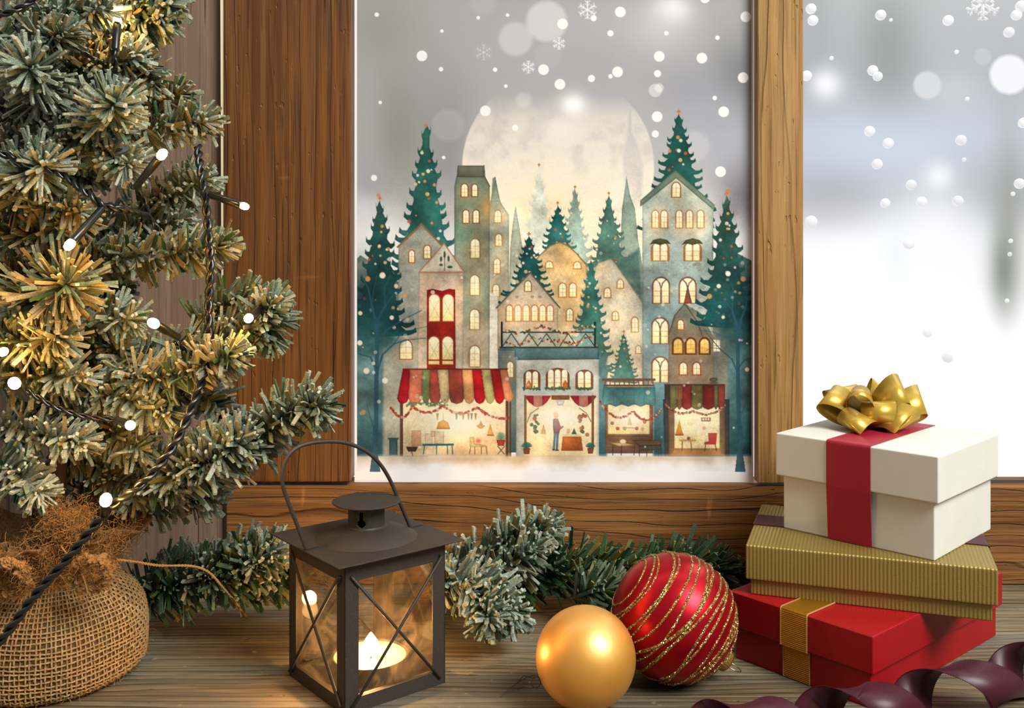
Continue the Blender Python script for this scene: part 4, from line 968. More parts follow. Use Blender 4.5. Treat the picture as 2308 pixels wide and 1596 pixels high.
# ---- sky, moon, mist
sl = (slice(0, GH), slice(0, GW)); X = gx[None]; Y = gy[:, None]
f = np.interp(gy, [-70, 0, 250, 420, 480, 530, 600, 1087], [0, .02, .15, .3, .55, .9, 1, 1])[:, None, None]
base = np.array((172, 174, 175.)) * (1 - f) + np.array((252, 252, 252.)) * f
IMG[:] = base
for g in [(860, 60, 90, 90, (158, 160, 150), .8), (900, 300, 80, 170, (138, 144, 138), .8), (1010, 190, 120, 120, (160, 162, 162), .5), (1010, 340, 60, 150, (142, 144, 148), .7), (1180, 130, 170, 80, (178, 180, 180), .6), (1330, 150, 190, 90, (172, 175, 184), .6),
          (1400, 50, 160, 60, (190, 190, 196), .5), (1660, 170, 60, 90, (128, 132, 138), .85), (1560, 200, 80, 60, (158, 160, 172), .7), (1640, 330, 70, 60, (182, 188, 204), .8), (1670, 440, 50, 70, (128, 124, 136), .85), (1600, 260, 90, 50, (172, 176, 190), .6),
          (835, 400, 40, 60, (170, 170, 182), .6), (820, 250, 40, 100, (176, 180, 182), .6), (850, 540, 60, 50, (255, 255, 255), .9), (1680, 620, 30, 70, (238, 238, 242), .8), (1515, 22, 42, 34, (255, 255, 255), 1), (1490, 60, 70, 60, (214, 214, 220), .6), (815, 480, 25, 40, (238, 238, 246), .7)]: glow(*g)
for x, y, r, a_, c_ in [(1232, 48, 46, .62, (232, 234, 234)), (1162, 88, 38, .5, (228, 230, 230)), (1180, 226, 17, .45, (226, 226, 230)), (1010, 282, 36, .28, (205, 207, 208)), (1565, 330, 34, .4, (220, 222, 230)), (1234, 128, 30, .14, (220, 220, 226)), (1090, 6, 28, .14, (225, 225, 228))]: disc(x, y, r, c_, a_, 10)
IMG *= .965
# moon
lb = lab('painted_moon'); d = np.hypot((X - 1258) / 218, (Y - 375) / 215)
a = np.clip((1 - d) * 60, 0, 1) * np.interp(gy, [215, 262, 320, 380, 470, 520], [0, .62, .9, 1, 1, .9])[:, None] * np.where(Y > 480, 0, 1)
mc = np.array((236, 230, 218.)) * np.ones((GH, GW, 1)); cl = np.clip(WASH * 2.4 + .1 + .8 * GRAIN, 0, .75)[..., None] * np.interp(gy, [240, 370, 440], [.8, .55, 0])[:, None, None]
mc = mc * (1 - cl) + np.array((184, 182, 182.)) * cl; fcr = np.clip((Y - 340) / 120, 0, 1)[..., None]; mc = mc * (1 - fcr) + np.array((250, 242, 220.)) * fcr; mc = mc * (1 + .05 * GRAIN)[..., None]
LAB[(d < 1) & (Y > 230) & (Y < 480)] = lb; IMG[:] = IMG * (1 - a[..., None]) + mc * a[..., None]
glow(1292, 236, 30, 26, (255, 255, 255), .95); glow(1255, 290, 60, 26, (245, 243, 240), .5)
poly([(1420, 248), (1424, 300), (1438, 330), (1450, 372), (1446, 470), (1408, 470), (1404, 350), (1414, 310)], (176, 176, 182), (236, 230, 214), tex=.1, edge=0, soft=7, al=.75)
mist = lab('painted_mist'); poly([(1040, 470), (1475, 470), (1475, 900), (1040, 900)], (252, 244, 220), (246, 226, 184), mist, tex=.06, edge=0, soft=8)
glow(1230, 470, 80, 60, (250, 228, 176), .6); glow(1330, 560, 70, 60, (252, 240, 206), .6)
# ---- dim woods at both sides
woods = lab('painted_woods')
poly([(799, 590), (812, 575), (850, 600), (905, 640), (965, 640), (965, 1040), (799, 1050)], (74, 104, 104), (120, 138, 130), woods, tex=.3, edge=.05, tint=(196, 180, 150), tamt=.75)
poly([(1600, 620), (1640, 560), (1699, 590), (1699, 1050), (1600, 1050)], (64, 98, 100), (96, 122, 122), woods, tex=.3, edge=.05, tint=(150, 140, 120), tamt=.5)
glow(815, 860, 30, 200, (36, 84, 90), .8); glow(1690, 880, 26, 200, (24, 70, 78), .8); glow(825, 720, 40, 90, (22, 64, 68), .75); glow(905, 720, 36, 50, (150, 134, 92), .5); glow(920, 880, 40, 90, (176, 166, 142), .6); glow(1640, 720, 34, 40, (128, 108, 74), .5)
# ---- firs at the back
PALE = (150, 176, 168)
fir(1215, 376, 610, 50, (206, 218, 208), (222, 226, 206), 10, 1, .9, dots=8, edge=.03, soft=3, dotc=(240, 236, 214), tint=(226, 230, 214))
fir(1296, 426, 640, 48, (142, 172, 160), (196, 208, 192), 9, 2, dots=9, edge=.08, soft=1.8)
poly([(1412, 398), (1420, 440), (1431, 470), (1438, 540), (1448, 600), (1455, 700), (1385, 700), (1398, 560), (1402, 470), (1408, 430)], (140, 164, 148), (168, 186, 166), lab('painted_cypress'), tint=(190, 200, 176))
poly([(1162, 464), (1170, 510), (1178, 560), (1182, 700), (1146, 700), (1150, 560), (1155, 510)], (158, 172, 154), (206, 204, 176), lab('painted_cypress'))
fir(1372, 440, 640, 58, (72, 118, 104), (96, 134, 118), 8, 4, dots=14)
poly([(1385, 600), (1440, 560), (1450, 700), (1390, 700)], (70, 106, 100), (110, 136, 122), woods, tex=.3, edge=0, soft=8)
fir(960, 288, 640, 82, (26, 84, 76), (28, 84, 78), 9, 5, dots=30)
fir(1257, 462, 620, 56, (20, 78, 76), (44, 98, 94), 8, 6, dots=14)
fir(1530, 256, 520, 84, (22, 76, 68), (26, 82, 74), 10, 7, dots=22, tint=(60, 110, 96))
# ---- houses
def house(): return lab('painted_house')
h_ = house(); poly([(898, 556), (950, 506), (1003, 560), (1003, 840), (898, 840)], (140, 150, 142), (190, 182, 162), h_, tint=(196, 170, 136)); line([(896, 557), (950, 505), (1004, 562)], 4, (132, 96, 64), lb=h_)
window(928, 578, 11, 26); window(963, 568, 14, 28)
h_ = house(); poly([(860, 700), (945, 690), (945, 1025), (866, 1025)], (150, 158, 146), (186, 178, 158), h_, edge=.03, soft=8, tint=(200, 186, 156)); window(915, 788, 26, 42)
h_ = house(); poly([(1110, 402), (1117, 398), (1121, 440), (1132, 462), (1147, 484), (1147, 840), (1100, 840), (1100, 480), (1108, 440)], (128, 148, 132), (236, 216, 186), h_, tint=(232, 206, 160), tamt=.5)
poly([(1116, 398), (1128, 455), (1106, 455)], (96, 114, 100), (150, 166, 148), h_, edge=.2)
for x, y, w, h in ((1122, 488, 13, 26), (1124, 541, 13, 26), (1120, 600, 13, 32), (1118, 655, 13, 26)): window(x, y, w, h, (206, 160, 96))
poly([(1103, 660), (1122, 660), (1122, 840), (1103, 840)], (250, 246, 230), None, h_, edge=.02, soft=3, al=.8)
h_ = house(); poly([(1029, 396), (1091, 396), (1104, 419), (1103, 840), (1024, 840), (1024, 420)], (104, 116, 98), (204, 192, 168), h_, tint=(96, 138, 116), tamt=.75)
glow(1096, 468, 12, 34, (214, 160, 84), .7); poly([(1031, 373), (1090, 373), (1092, 400), (1030, 399)], (112, 116, 100), (92, 94, 80), h_, edge=.4); line([(1091, 373), (1093, 399), (1104, 420)], 1.8, (60, 62, 52)); line([(1026, 700), (1026, 640), (1027, 420)], 1, (90, 92, 76), .7)
for x, y, w, h in ((1047, 429, 13, 28), (1070, 429, 11, 26), (1050, 488, 12, 28), (1073, 488, 12, 28)): window(x, y, w, h, (150, 84, 44))
for x, y, w, h in ((1071, 560, 19, 42), (1070, 643, 19, 44), (1070, 720, 20, 44), (1070, 803, 22, 46)): window(x, y, w, h, (176, 146, 98))
h_ = house(); poly([(1198, 600), (1214, 578), (1240, 554), (1258, 547), (1272, 548), (1296, 566), (1322, 596), (1330, 840), (1198, 840)], (204, 176, 126), (226, 204, 158), h_, tint=(226, 176, 98), tamt=.5); line([(1198, 600), (1214, 578), (1240, 554), (1262, 546), (1280, 554), (1300, 572), (1322, 598)], 2.4, (128, 104, 68))
for k in range(9): line([(1216 + k * 13, 600), (1236 + k * 13, 640)], .8, (150, 118, 70), .35); line([(1236 + k * 11, 590), (1214 + k * 11, 632)], .8, (150, 118, 70), .35)
for x, y, w, h in ((1238, 597, 15, 14), (1301, 598, 15, 14), (1268, 654, 15, 30), (1291, 654, 14, 30), (1284, 710, 13, 26)): window(x, y, w, h, (198, 138, 70))
h_ = house(); poly([(1338, 604), (1352, 592), (1376, 583), (1384, 590), (1449, 682), (1449, 860), (1338, 860)], (206, 200, 178), (234, 218, 188), h_, tint=(232, 200, 152)); line([(1376, 583), (1384, 590), (1450, 684)], 2, (126, 124, 100)); stones(1345, 600, 1440, 800, 14, (180, 176, 150), .35)
for x, y, w, h in ((1369, 660, 13, 20), (1398, 640, 12, 18), (1387, 712, 12, 18), (1431, 732, 13, 32), (1439, 788, 10, 16)): window(x, y, w, h, (200, 150, 92))
fir(1332, 584, 860, 58, (34, 98, 90), (92, 138, 120), 11, 8, dots=20)
fir(1406, 752, 862, 36, (52, 120, 106), (100, 148, 130), 8, 9, dots=12)
h_ = house(); poly([(1448, 462), (1524, 392), (1608, 470), (1608, 870), (1448, 870)], (198, 208, 192), (116, 144, 148), h_, tint=(226, 206, 170), tamt=.55); stones(1452, 590, 1600, 700, 70, (150, 146, 122), .45); stones(1452, 450, 1600, 600, 26, (206, 196, 164), .4)
glow(1470, 760, 30, 90, (78, 116, 128), .5)
poly([(1443, 466), (1443, 452), (1522, 383), (1611, 462), (1609, 474), (1524, 402)], (96, 122, 106), (128, 146, 126), h_, edge=.35)
window(1524, 428, 17, 32); 
for x in (1477, 1497, 1531, 1554, 1579): window(x, 494, 13, 38, (202, 138, 78))
for x in (1488, 1561):
    dwindow(x, 568, 34, 38, (190, 130, 74)); poly([(x - 24, 552), (x - 16, 541), (x, 537), (x + 16, 541), (x + 24, 550), (x + 14, 549), (x, 552), (x - 14, 549)], (92, 96, 52), (72, 78, 44), tex=.2)
for x, y in ((1490, 655), (1550, 655), (1488, 746), (1488, 834)): archwin(x, y, 34, 56)
fir(1192, 532, 700, 66, (16, 72, 72), (20, 78, 82), 9, 10, dots=24)
h_ = house(); poly([(1121, 692), (1195, 616), (1258, 690), (1258, 790), (1121, 790)], (176, 168, 148), (214, 198, 168), h_, tint=(226, 190, 140)); line([(1119, 694), (1195, 614), (1262, 694)], 3.2, (88, 84, 68)); window(1190, 645, 13, 22, (140, 104, 70))
for x in (1148, 1167, 1186, 1205, 1223, 1240): window(x, 706, 12, 34, (206, 140, 90), fw=3)
for x in (1165, 1200, 1217): disc(x, 669, 4, (160, 138, 104), .7, 1, .2, 3)
h_ = house(); poly([(944, 614), (1046, 612), (1044, 840), (940, 840)], (202, 182, 158), (210, 192, 166), h_, tint=(222, 166, 122)); poly([(944, 614), (1001, 549), (1047, 614)], (190, 186, 168), (214, 204, 182), h_, edge=.25); line([(944, 614), (1001, 549), (1047, 614), (944, 614)], 2.6, (164, 116, 84))
line([(1002, 610), (1002, 572)], 1.4, (62, 82, 68))
for x, y, r, ry in ((1002, 574, 2.6, 8), (994, 584, 2.6, 6), (1011, 583, 2.6, 7), (994, 597, 4, 3), (1014, 602, 6, 3)): disc(x, y, r, (54, 78, 66), .95, 1, 0, ry)
poly([(962, 654), (975, 651), (996, 656), (1012, 651), (1026, 653), (1027, 835), (962, 835)], (142, 22, 20), (160, 40, 26), tex=.3, edge=.35, lb=h_)
for cx_, cy_, hh in ((979, 694, 60), (1010, 694, 60), (978, 790, 62), (1009, 790, 62)):
    poly(arch(cx_, cy_ - hh / 2 - 3, 29, hh + 5), (196, 84, 40), tex=.2); poly(arch(cx_, cy_ - hh / 2, 24, hh), (255, 250, 220), (255, 226, 146), tex=.04, edge=.06)
    for q in (-1, 1): line([(cx_ - 12 * q, cy_ - 20), (cx_ + 12 * q, cy_ + 24)], .9, (170, 150, 96), .7)
line([(966, 812), (1024, 812)], 3, (150, 36, 20))
h_ = house(); poly([(1508, 752), (1520, 712), (1543, 684), (1580, 706), (1608, 760), (1608, 870), (1506, 870)], (118, 122, 106), (150, 128, 108), h_, tint=(126, 104, 82)); line([(1508, 752), (1520, 712), (1543, 684), (1572, 726), (1584, 760)], 1.8, (70, 66, 56))
poly([(1550, 642), (1560, 684), (1541, 684)], (92, 84, 72), (150, 70, 54), h_); window(1534, 732, 12, 20, (186, 112, 58))
for x in (1528, 1557, 1588): window(x, 780, 19, 32, (116, 56, 26), (255, 228, 140), (240, 190, 84), fw=4.5)
for x in (1540, 1570): window(x, 831, 15, 26, (196, 96, 48), fw=3)
h_ = house(); poly([(1608, 700), (1655, 690), (1655, 1020), (1608, 1020)], (132, 128, 112), (116, 118, 108), h_, edge=.03, soft=7, tint=(150, 136, 112)); poly([(1608, 766), (1623, 766), (1623, 792), (1608, 792)], (255, 244, 206), tex=.02, edge=.1); line([(1615, 766), (1615, 792)], 1, (150, 110, 70)); line([(1608, 779), (1623, 779)], 1, (150, 110, 70))
fir(856, 452, 760, 74, (40, 84, 76), (12, 62, 66), 9, 11, dots=26, tint=(30, 74, 72)); fir(1637, 442, 740, 72, (58, 98, 82), (14, 66, 68), 9, 12, dots=24, tint=(34, 84, 80))
glow(830, 690, 30, 60, (16, 58, 64), .7); glow(1670, 700, 26, 60, (18, 62, 66), .6)
for xa_, xb_, y_a in ((1340, 1368, 800), (1472, 1500, 862), (1640, 1699, 780), (799, 862, 800)): poly([(xa_, y_a), (xb_, y_a), (xb_, 1030), (xa_, 1030)], (104, 138, 138), (44, 84, 92), woods, tex=.3, edge=0, soft=6)
poly([(799, 700), (870, 720), (905, 770), (860, 800), (799, 820)], (16, 62, 66), (70, 106, 106), woods, tex=.35, edge=0, soft=26, al=.9); poly([(1600, 700), (1699, 690), (1699, 840), (1650, 800), (1622, 760)], (16, 62, 66), (80, 110, 108), woods, tex=.35, edge=0, soft=26, al=.85)
# ---- café with balcony
h_ = house(); poly([(1122, 786), (1166, 786), (1166, 1020), (1126, 1020)], (122, 134, 128), (60, 100, 106), h_); window(1150, 833, 13, 34, (176, 140, 96))
poly([(1163, 800), (1350, 800), (1350, 1032), (1163, 1032)], (196, 198, 186), (200, 204, 198), h_, tint=(170, 186, 186)); poly([(1126, 784), (1350, 782), (1350, 810), (1160, 812), (1160, 790), (1126, 790)], (98, 132, 132), (74, 106, 112), h_, edge=.35)
poly([(1131, 742), (1342, 742), (1342, 782), (1131, 782)], (190, 198, 184), (150, 174, 166), h_, al=.55, edge=0)
bl = lab('painted_balcony'); line([(1131, 727), (1131, 783)], 4.4, (28, 40, 40), lb=bl); line([(1341, 727), (1341, 783)], 4.4, (28, 40, 40), lb=bl); line([(1131, 749), (1341, 749)], 2.8, (34, 48, 46), lb=bl); line([(1126, 783), (1348, 783)], 3, (38, 56, 56), lb=bl)
for a_, b_ in ((1133, 1172), (1172, 1212), (1212, 1252), (1262, 1300), (1300, 1340)):
    m_ = (a_ + b_) / 2; line([(a_, 780), (m_, 752), (b_, 780)], 2, (34, 50, 48), lb=bl)
for k in range(105):
    x = 1140 + k * 1.92; y = 744 + 7 * math.sin(k / 9.0) + prng.normal() * 2; disc(x, y + (24 + 4 * math.sin(k / 6) if k % 2 else 0), prng.uniform(1.6, 3.2), [(52, 84, 62), (186, 70, 48), (214, 146, 84), (70, 96, 70), (120, 60, 40), (232, 214, 180)][prng.integers(6)], .95, 1, .2)
dwindow(1199, 856, 30, 38, (132, 84, 60)); dwindow(1257, 854, 46, 42, (132, 84, 60), 3); dwindow(1317, 856, 32, 38, (132, 84, 60))
for x, w in ((1199, 20), (1257, 28), (1317, 20)):
    for _ in range(int(w * 2)): disc(x + prng.uniform(-w, w), 876 + prng.normal() * 1.6, 1.9, (58, 96, 74), .9)
for x, y in ((1192, 866), (1274, 866)): poly([(x, y - 10), (x + 6, y), (x + 5, y + 9), (x - 5, y + 9), (x - 6, y)], (226, 128, 52), tex=.1)
st = lab('painted_market_stall'); poly([(1180, 893), (1345, 893), (1345, 1028), (1180, 1028)], (255, 240, 196), (250, 226, 170), st, tex=.07, edge=.12, tint=(236, 186, 110), tamt=.4); glow(1262, 940, 60, 34, (255, 252, 236), .9)
aw = lab('painted_awning')
for sg, x0 in ((1, 1183), (-1, 1344)):
    for k, c_ in enumerate(((160, 26, 34), (206, 130, 112), (176, 30, 40))):
        a0, a1 = x0 + sg * k * 19.5, x0 + sg * (k + 1) * 19.5; e0 = 893 + 25 * math.sin(math.pi * (.0 + k / 3)) + (1 if k else 0); e1_ = 893 + 25 * math.sin(math.pi * ((k + 1) / 3))
        poly([(a0, 892), (a1, 892), (a1, max(e1_, 894)), ((a0 + a1) / 2, (max(e0, 894) + max(e1_, 894)) / 2 + 3), (a0, max(e0, 894))], c_, None, aw, tex=.2, edge=.2)
poly([(1243, 891), (1284, 891), (1284, 901), (1243, 901)], (150, 78, 48), None, aw); poly([(1253, 902), (1273, 902), (1269, 914), (1257, 914)], (255, 250, 230))
for x in (1184, 1336): line([(x, 893), (x, 1012)], 5.5, (118, 84, 56), lb=st)
line([(1188, 952), (1196, 932), (1214, 920)], 2, (120, 110, 84)); line([(1332, 950), (1322, 932), (1306, 920)], 2, (120, 110, 84))
for sg, x in ((1, 1206), (-1, 1312)):
    for _ in range(16): disc(x + prng.normal() * 5, prng.uniform(932, 980), prng.uniform(2.4, 4.6), [(196, 52, 40), (206, 110, 80), (96, 122, 84), (74, 112, 80)][prng.integers(4)], .9, 1, .2)
def plant(x, y, s_=1.0, pot=(146, 82, 52)):
    for k in range(11): a_ = math.radians(200 + k * 14); line([(x, y), (x + 12 * s_ * math.cos(a_), y + 13 * s_ * math.sin(a_))], 2.4 * s_, (42, 104, 96), .9)
    poly([(x - 8 * s_, y), (x + 8 * s_, y), (x + 6 * s_, y + 14 * s_), (x - 6 * s_, y + 14 * s_)], pot, tex=.15)
plant(1187, 1010); plant(1331, 1010, .9)
# the stall keeper
disc(1253, 937, 5.4, (226, 178, 130), 1, 1, 0, 6.6); disc(1252, 933, 5.6, (232, 196, 140), 1, 1, 0, 4); poly([(1247, 944), (1258, 944), (1264, 962), (1260, 978), (1248, 978), (1246, 958)], (128, 112, 122), (148, 88, 84), tex=.2); line([(1255, 950), (1263, 966), (1268, 962)], 4, (160, 80, 84)); line([(1251, 978), (1248, 1013)], 5.2, (104, 126, 146)); line([(1257, 978), (1255, 1013)], 5.2, (92, 114, 136)); line([(1246, 1014), (1250, 1014)], 3, (60, 66, 76)); line([(1253, 1015), (1258, 1015)], 3, (60, 66, 76))
poly([(1268, 984), (1310, 984), (1314, 1016), (1265, 1016)], (206, 112, 56), (186, 92, 44), tex=.2, edge=.2); line([(1272, 981), (1308, 981)], 3, (236, 206, 150)); poly([(1294, 965), (1300, 979), (1288, 979)], (60, 110, 84)); disc(1281, 972, 4, (224, 184, 120), .9, 1, 0, 6); poly([(1225, 955), (1231, 978), (1219, 978)], (236, 176, 96), al=.8)
# ---- left stall
glow(1025, 930, 120, 60, (240, 214, 160), .4)
poly([(904, 900), (1147, 900), (1147, 1028), (904, 1028)], (255, 236, 186), (226, 196, 152), st, tex=.12, edge=.15, tint=(232, 168, 92), tamt=.4); glow(1040, 950, 80, 38, (255, 250, 226), .95)
for a_ in (905, 1143, 1150): line([(a_, 905), (a_, 1030)], 7 if a_ < 1150 else 4, (92, 62, 44), lb=st)
st_c = [(150, 20, 26), (182, 102, 74), (112, 122, 72), (158, 66, 52), (188, 164, 120), (142, 62, 46), (208, 148, 92), (166, 20, 24), (160, 152, 98), (162, 24, 24), (206, 130, 86)]
tx = [908, 924, 952, 969, 986, 1010, 1042, 1064, 1085, 1105, 1126, 1143]; bx_ = [895, 921, 951, 968, 993, 1013, 1046, 1069, 1094, 1115, 1137, 1158]
for k in range(11):
    a0, a1, b0, b1 = tx[k], tx[k + 1], bx_[k], bx_[k + 1]; m_ = (b0 + b1) / 2; yb = 902 - (4 if k == 10 else 0)
    poly([(a0, 832), (a1, 832), (a1 + (b1 - a1) * .55, 868), (b1, yb - 4), (b1 - 4, yb + 5), (m_, yb + 9), (b0 + 4, yb + 5), (b0, yb - 4), (a0 + (b0 - a0) * .55, 868)], st_c[k], tuple(min(255, q * 1.12) for q in st_c[k]), aw, tex=.28, edge=.34, ew=1.8)
line([(908, 832), (1144, 832)], 2.6, (92, 34, 26), lb=aw)
def beads(P, n, cs=((196, 60, 44), (206, 100, 70), (232, 196, 150), (170, 40, 36)), r=(1.8, 3.4)):
    P = np.array(P, float); cum = np.concatenate([[0], np.cumsum(np.hypot(*np.diff(P, axis=0).T))])
    for q in np.linspace(0, cum[-1], n): disc(np.interp(q, cum, P[:, 0]) + prng.normal() * .9, np.interp(q, cum, P[:, 1]) + prng.normal() * .9, prng.uniform(*r), cs[prng.integers(len(cs))], .95, 1, .25)
def swag(pts, n, **k):
    P = []
    for (x0, y0), (x1, y1), dp in pts: P += [(x0 + (x1 - x0) * t_, y0 + (y1 - y0) * t_ + dp * 4 * t_ * (1 - t_)) for t_ in np.linspace(0, 1, 12)]
    beads(P, n, **k)
swag([((882, 918), (930, 915), 24), ((930, 915), (998, 914), 16), ((998, 914), (1075, 918), 16), ((1075, 918), (1148, 942), 10)], 120)
for _ in range(60): disc(prng.uniform(915, 1010), 911 + prng.normal() * 2.5, 2.4, (92, 112, 78), .8)
for x in (986, 1029, 1044, 1056, 1063, 1072): poly([(x - 3, 931), (x + 3, 931), (x + 1, 946), (x - 1, 946)], (112, 146, 112) if x % 2 else (206, 136, 70), tex=.1)
poly([(984, 966), (988, 952), (999, 946), (1010, 952), (1014, 966)], (240, 160, 60), (222, 128, 34), tex=.15); line([(985, 966), (1013, 966)], 2.6, (150, 90, 40)); line([(999, 946), (999, 932)], 1, (190, 140, 80))
poly([(1105, 955), (1112, 978), (1099, 978)], (244, 178, 70), tex=.1); line([(1099, 981), (1112, 981)], 3.6, (176, 96, 50)); poly([(1084, 948), (1088, 958), (1094, 960), (1086, 966), (1080, 966), (1074, 960), (1080, 957)], (222, 164, 92), tex=.1)
for x, y, w, h, c_ in ((938, 988, 22, 36, (230, 166, 112)), (966, 990, 18, 26, (206, 184, 150)), (990, 986, 22, 28, (196, 172, 138)), (976, 978, 10, 14, (216, 160, 120))): poly([(x - w / 2, y - h / 2), (x + w / 2, y - h / 2), (x + w / 2, y + h / 2), (x - w / 2, y + h / 2)], c_, al=.7, tex=.25)
TB = (40, 98, 98)
line([(954, 1003), (1021, 1002)], 4.6, TB); 
for x0, x1 in ((957, 954), (984, 984), (1008, 1009), (1019, 1020)): line([(x0, 1004), (x1, 1024)], 2.2, TB)
poly([(915, 1007), (942, 1007), (937, 1018), (920, 1018)], (84, 62, 50)); line([(928, 1018), (930, 1028)], 2, (70, 54, 44)); glow(928, 1000, 7, 5, (206, 150, 110), .7)
poly([(1058, 986), (1068, 984), (1070, 1000), (1094, 1003), (1099, 1008), (1059, 1008)], (206, 180, 118), tex=.2, edge=.25); glow(1078, 994, 7, 6, (190, 60, 60), .7)
for x0, x1 in ((1061, 1058), (1070, 1070), (1096, 1098), (1085, 1085)): line([(x0, 1008), (x1, 1024)], 1.8, (120, 90, 58))
for k in range(9): a_ = math.radians(190 + k * 20); line([(1129, 990), (1129 + 10 * math.cos(a_), 990 + 15 * math.sin(a_))], 2.4, (96, 146, 116), .9)
poly([(1119, 991), (1139, 991), (1136, 1005), (1122, 1005)], (186, 70, 50), tex=.15); line([(1122, 1006), (1137, 1024)], 1.6, (50, 44, 40)); line([(1137, 1006), (1122, 1024)], 1.6, (50, 44, 40))
poly([(873, 987), (900, 987), (896, 992), (896, 1026), (877, 1026), (877, 992)], (66, 104, 106), (84, 118, 118), tex=.2, edge=.4)
# ---- wagon stall
poly([(1364, 905), (1472, 905), (1472, 1022), (1364, 1022)], (134, 92, 58), (112, 82, 60), st, tex=.25, edge=.3); poly([(1370, 912), (1464, 912), (1464, 979), (1370, 979)], (255, 242, 200), (250, 222, 156), tex=.08, edge=.2, tint=(236, 190, 110)); glow(1418, 944, 34, 22, (255, 253, 236), .9)
for k in range(5): line([(1366, 984 + k * 8), (1470, 984 + k * 8)], 1, (84, 60, 44), .7)
poly([(1360, 872), (1476, 872), (1478, 905), (1472, 916), (1458, 911), (1444, 917), (1430, 911), (1416, 917), (1402, 911), (1388, 917), (1374, 911), (1360, 915), (1357, 900)], (62, 110, 112), (98, 146, 140), aw, tex=.25, edge=.35)
for k in range(1, 5): line([(1360 + k * 23, 874), (1360 + k * 23, 912)], 1, (52, 90, 92), .6)
line([(1359, 856), (1475, 856)], 6, (112, 82, 62), lb=st); line([(1362, 869), (1474, 869)], 4, (96, 70, 54), lb=st)
for k in range(11): line([(1364 + k * 10.8, 857), (1364 + k * 10.8, 868)], 2.4, (112, 82, 62), lb=st)
swag([((1352, 905), (1425, 928), 24), ((1428, 928), (1490, 922), 22)], 74, r=(1.6, 2.8))
for x, y, c_ in ((1392, 966, (160, 80, 50)), (1408, 966, (150, 160, 110)), (1435, 966, (186, 84, 60)), (1448, 968, (226, 190, 130)), (1453, 951, (196, 110, 60)), (1380, 954, (140, 110, 80))): disc(x, y, 4, c_, .85, 1, .2)
line([(1405, 964), (1436, 965)], 2, (180, 150, 100)); poly([(1419, 938), (1424, 958), (1414, 958)], (240, 206, 120), al=.8)
poly([(1374, 998), (1404, 998), (1430, 1003), (1396, 1006)], (206, 176, 112), tex=.15, edge=.3); disc(1404, 995, 7, (232, 212, 170), .95, 1, .2, 5)
for x0 in (1382, 1430, 1401): line([(x0, 1004), (x0 - 1, 1026)], 2, (66, 54, 46))
poly([(1424, 993), (1490, 991), (1490, 1004), (1442, 1006)], (112, 88, 64), tex=.15, edge=.3); poly([(1440, 1004), (1490, 1002), (1490, 1014), (1440, 1016)], (76, 78, 72), (96, 80, 62), tex=.15, edge=.4)
for x0 in (1441, 1458, 1485, 1490): line([(x0, 1012), (x0, 1030)], 2, (62, 50, 44))
# ---- red-chair stall
poly([(1494, 900), (1644, 900), (1644, 1030), (1498, 1030)], (50, 62, 66), (76, 64, 58), st, tex=.2, edge=.3); poly([(1506, 905), (1634, 905), (1634, 1028), (1508, 1028)], (112, 84, 62), (140, 108, 72), st, tex=.2); poly([(1520, 918), (1622, 918), (1622, 1011), (1520, 1011)], (255, 246, 206), (255, 230, 162), tex=.05, edge=.12); poly([(1518, 1011), (1622, 1011), (1630, 1026), (1512, 1026)], (190, 136, 78), tex=.15)
cs = [(70, 62, 50), (116, 112, 66), (148, 96, 60), (144, 52, 40), (128, 116, 64), (140, 44, 36), (120, 108, 70), (140, 66, 50)]
xs_ = [1498, 1510, 1526, 1537, 1559, 1584, 1609, 1618, 1634]
for k in range(8): a0, a1 = xs_[k], xs_[k + 1]; poly([(a0, 868), (a1, 868), (a1, 915), (a1 - 2, 920), ((a0 + a1) / 2, 924), (a0 + 2, 920), (a0, 915)], tuple(q * .8 for q in cs[k]), cs[k], aw, tex=.3, edge=.35)
line([(1498, 867), (1633, 867)], 2.4, (60, 44, 36), lb=aw); swag([((1500, 912), (1562, 926), 12), ((1562, 926), (1634, 914), 14)], 70, r=(1.6, 2.8), cs=((176, 92, 66), (196, 130, 100), (226, 196, 160), (150, 60, 50)))
poly([(1531, 946), (1539, 978), (1523, 978)], (244, 176, 58), (226, 140, 40), tex=.1); line([(1523, 980), (1539, 980)], 4, (176, 70, 44)); disc(1556, 956, 7, (240, 196, 150), .6, 1, 0, 4); disc(1587, 965, 4, (216, 140, 90), .85); poly([(1580, 941), (1602, 941), (1602, 950), (1580, 950)], (150, 90, 56)); 
for k in range(3): disc(1585 + 6 * k, 945, 2.2, (240, 220, 180), 1)
line([(1534, 993), (1567, 993)], 5, (214, 156, 84)); line([(1538, 995), (1537, 1016)], 2, (120, 80, 48)); line([(1557, 995), (1559, 1016)], 2, (120, 80, 48)); disc(1552, 988, 4, (130, 60, 60), .9)
poly([(1596, 976), (1616, 976), (1614, 1002), (1587, 1002), (1588, 996), (1597, 995)], (206, 66, 52), tex=.15, edge=.2); line([(1591, 1002), (1588, 1017)], 1.8, (90, 56, 44)); line([(1612, 1002), (1615, 1017)], 1.8, (90, 56, 44)); disc(1608, 856, 9, (92, 90, 70), 1, 1, .3, 5); line([(1602, 863), (1615, 863)], 4, (92, 84, 70))
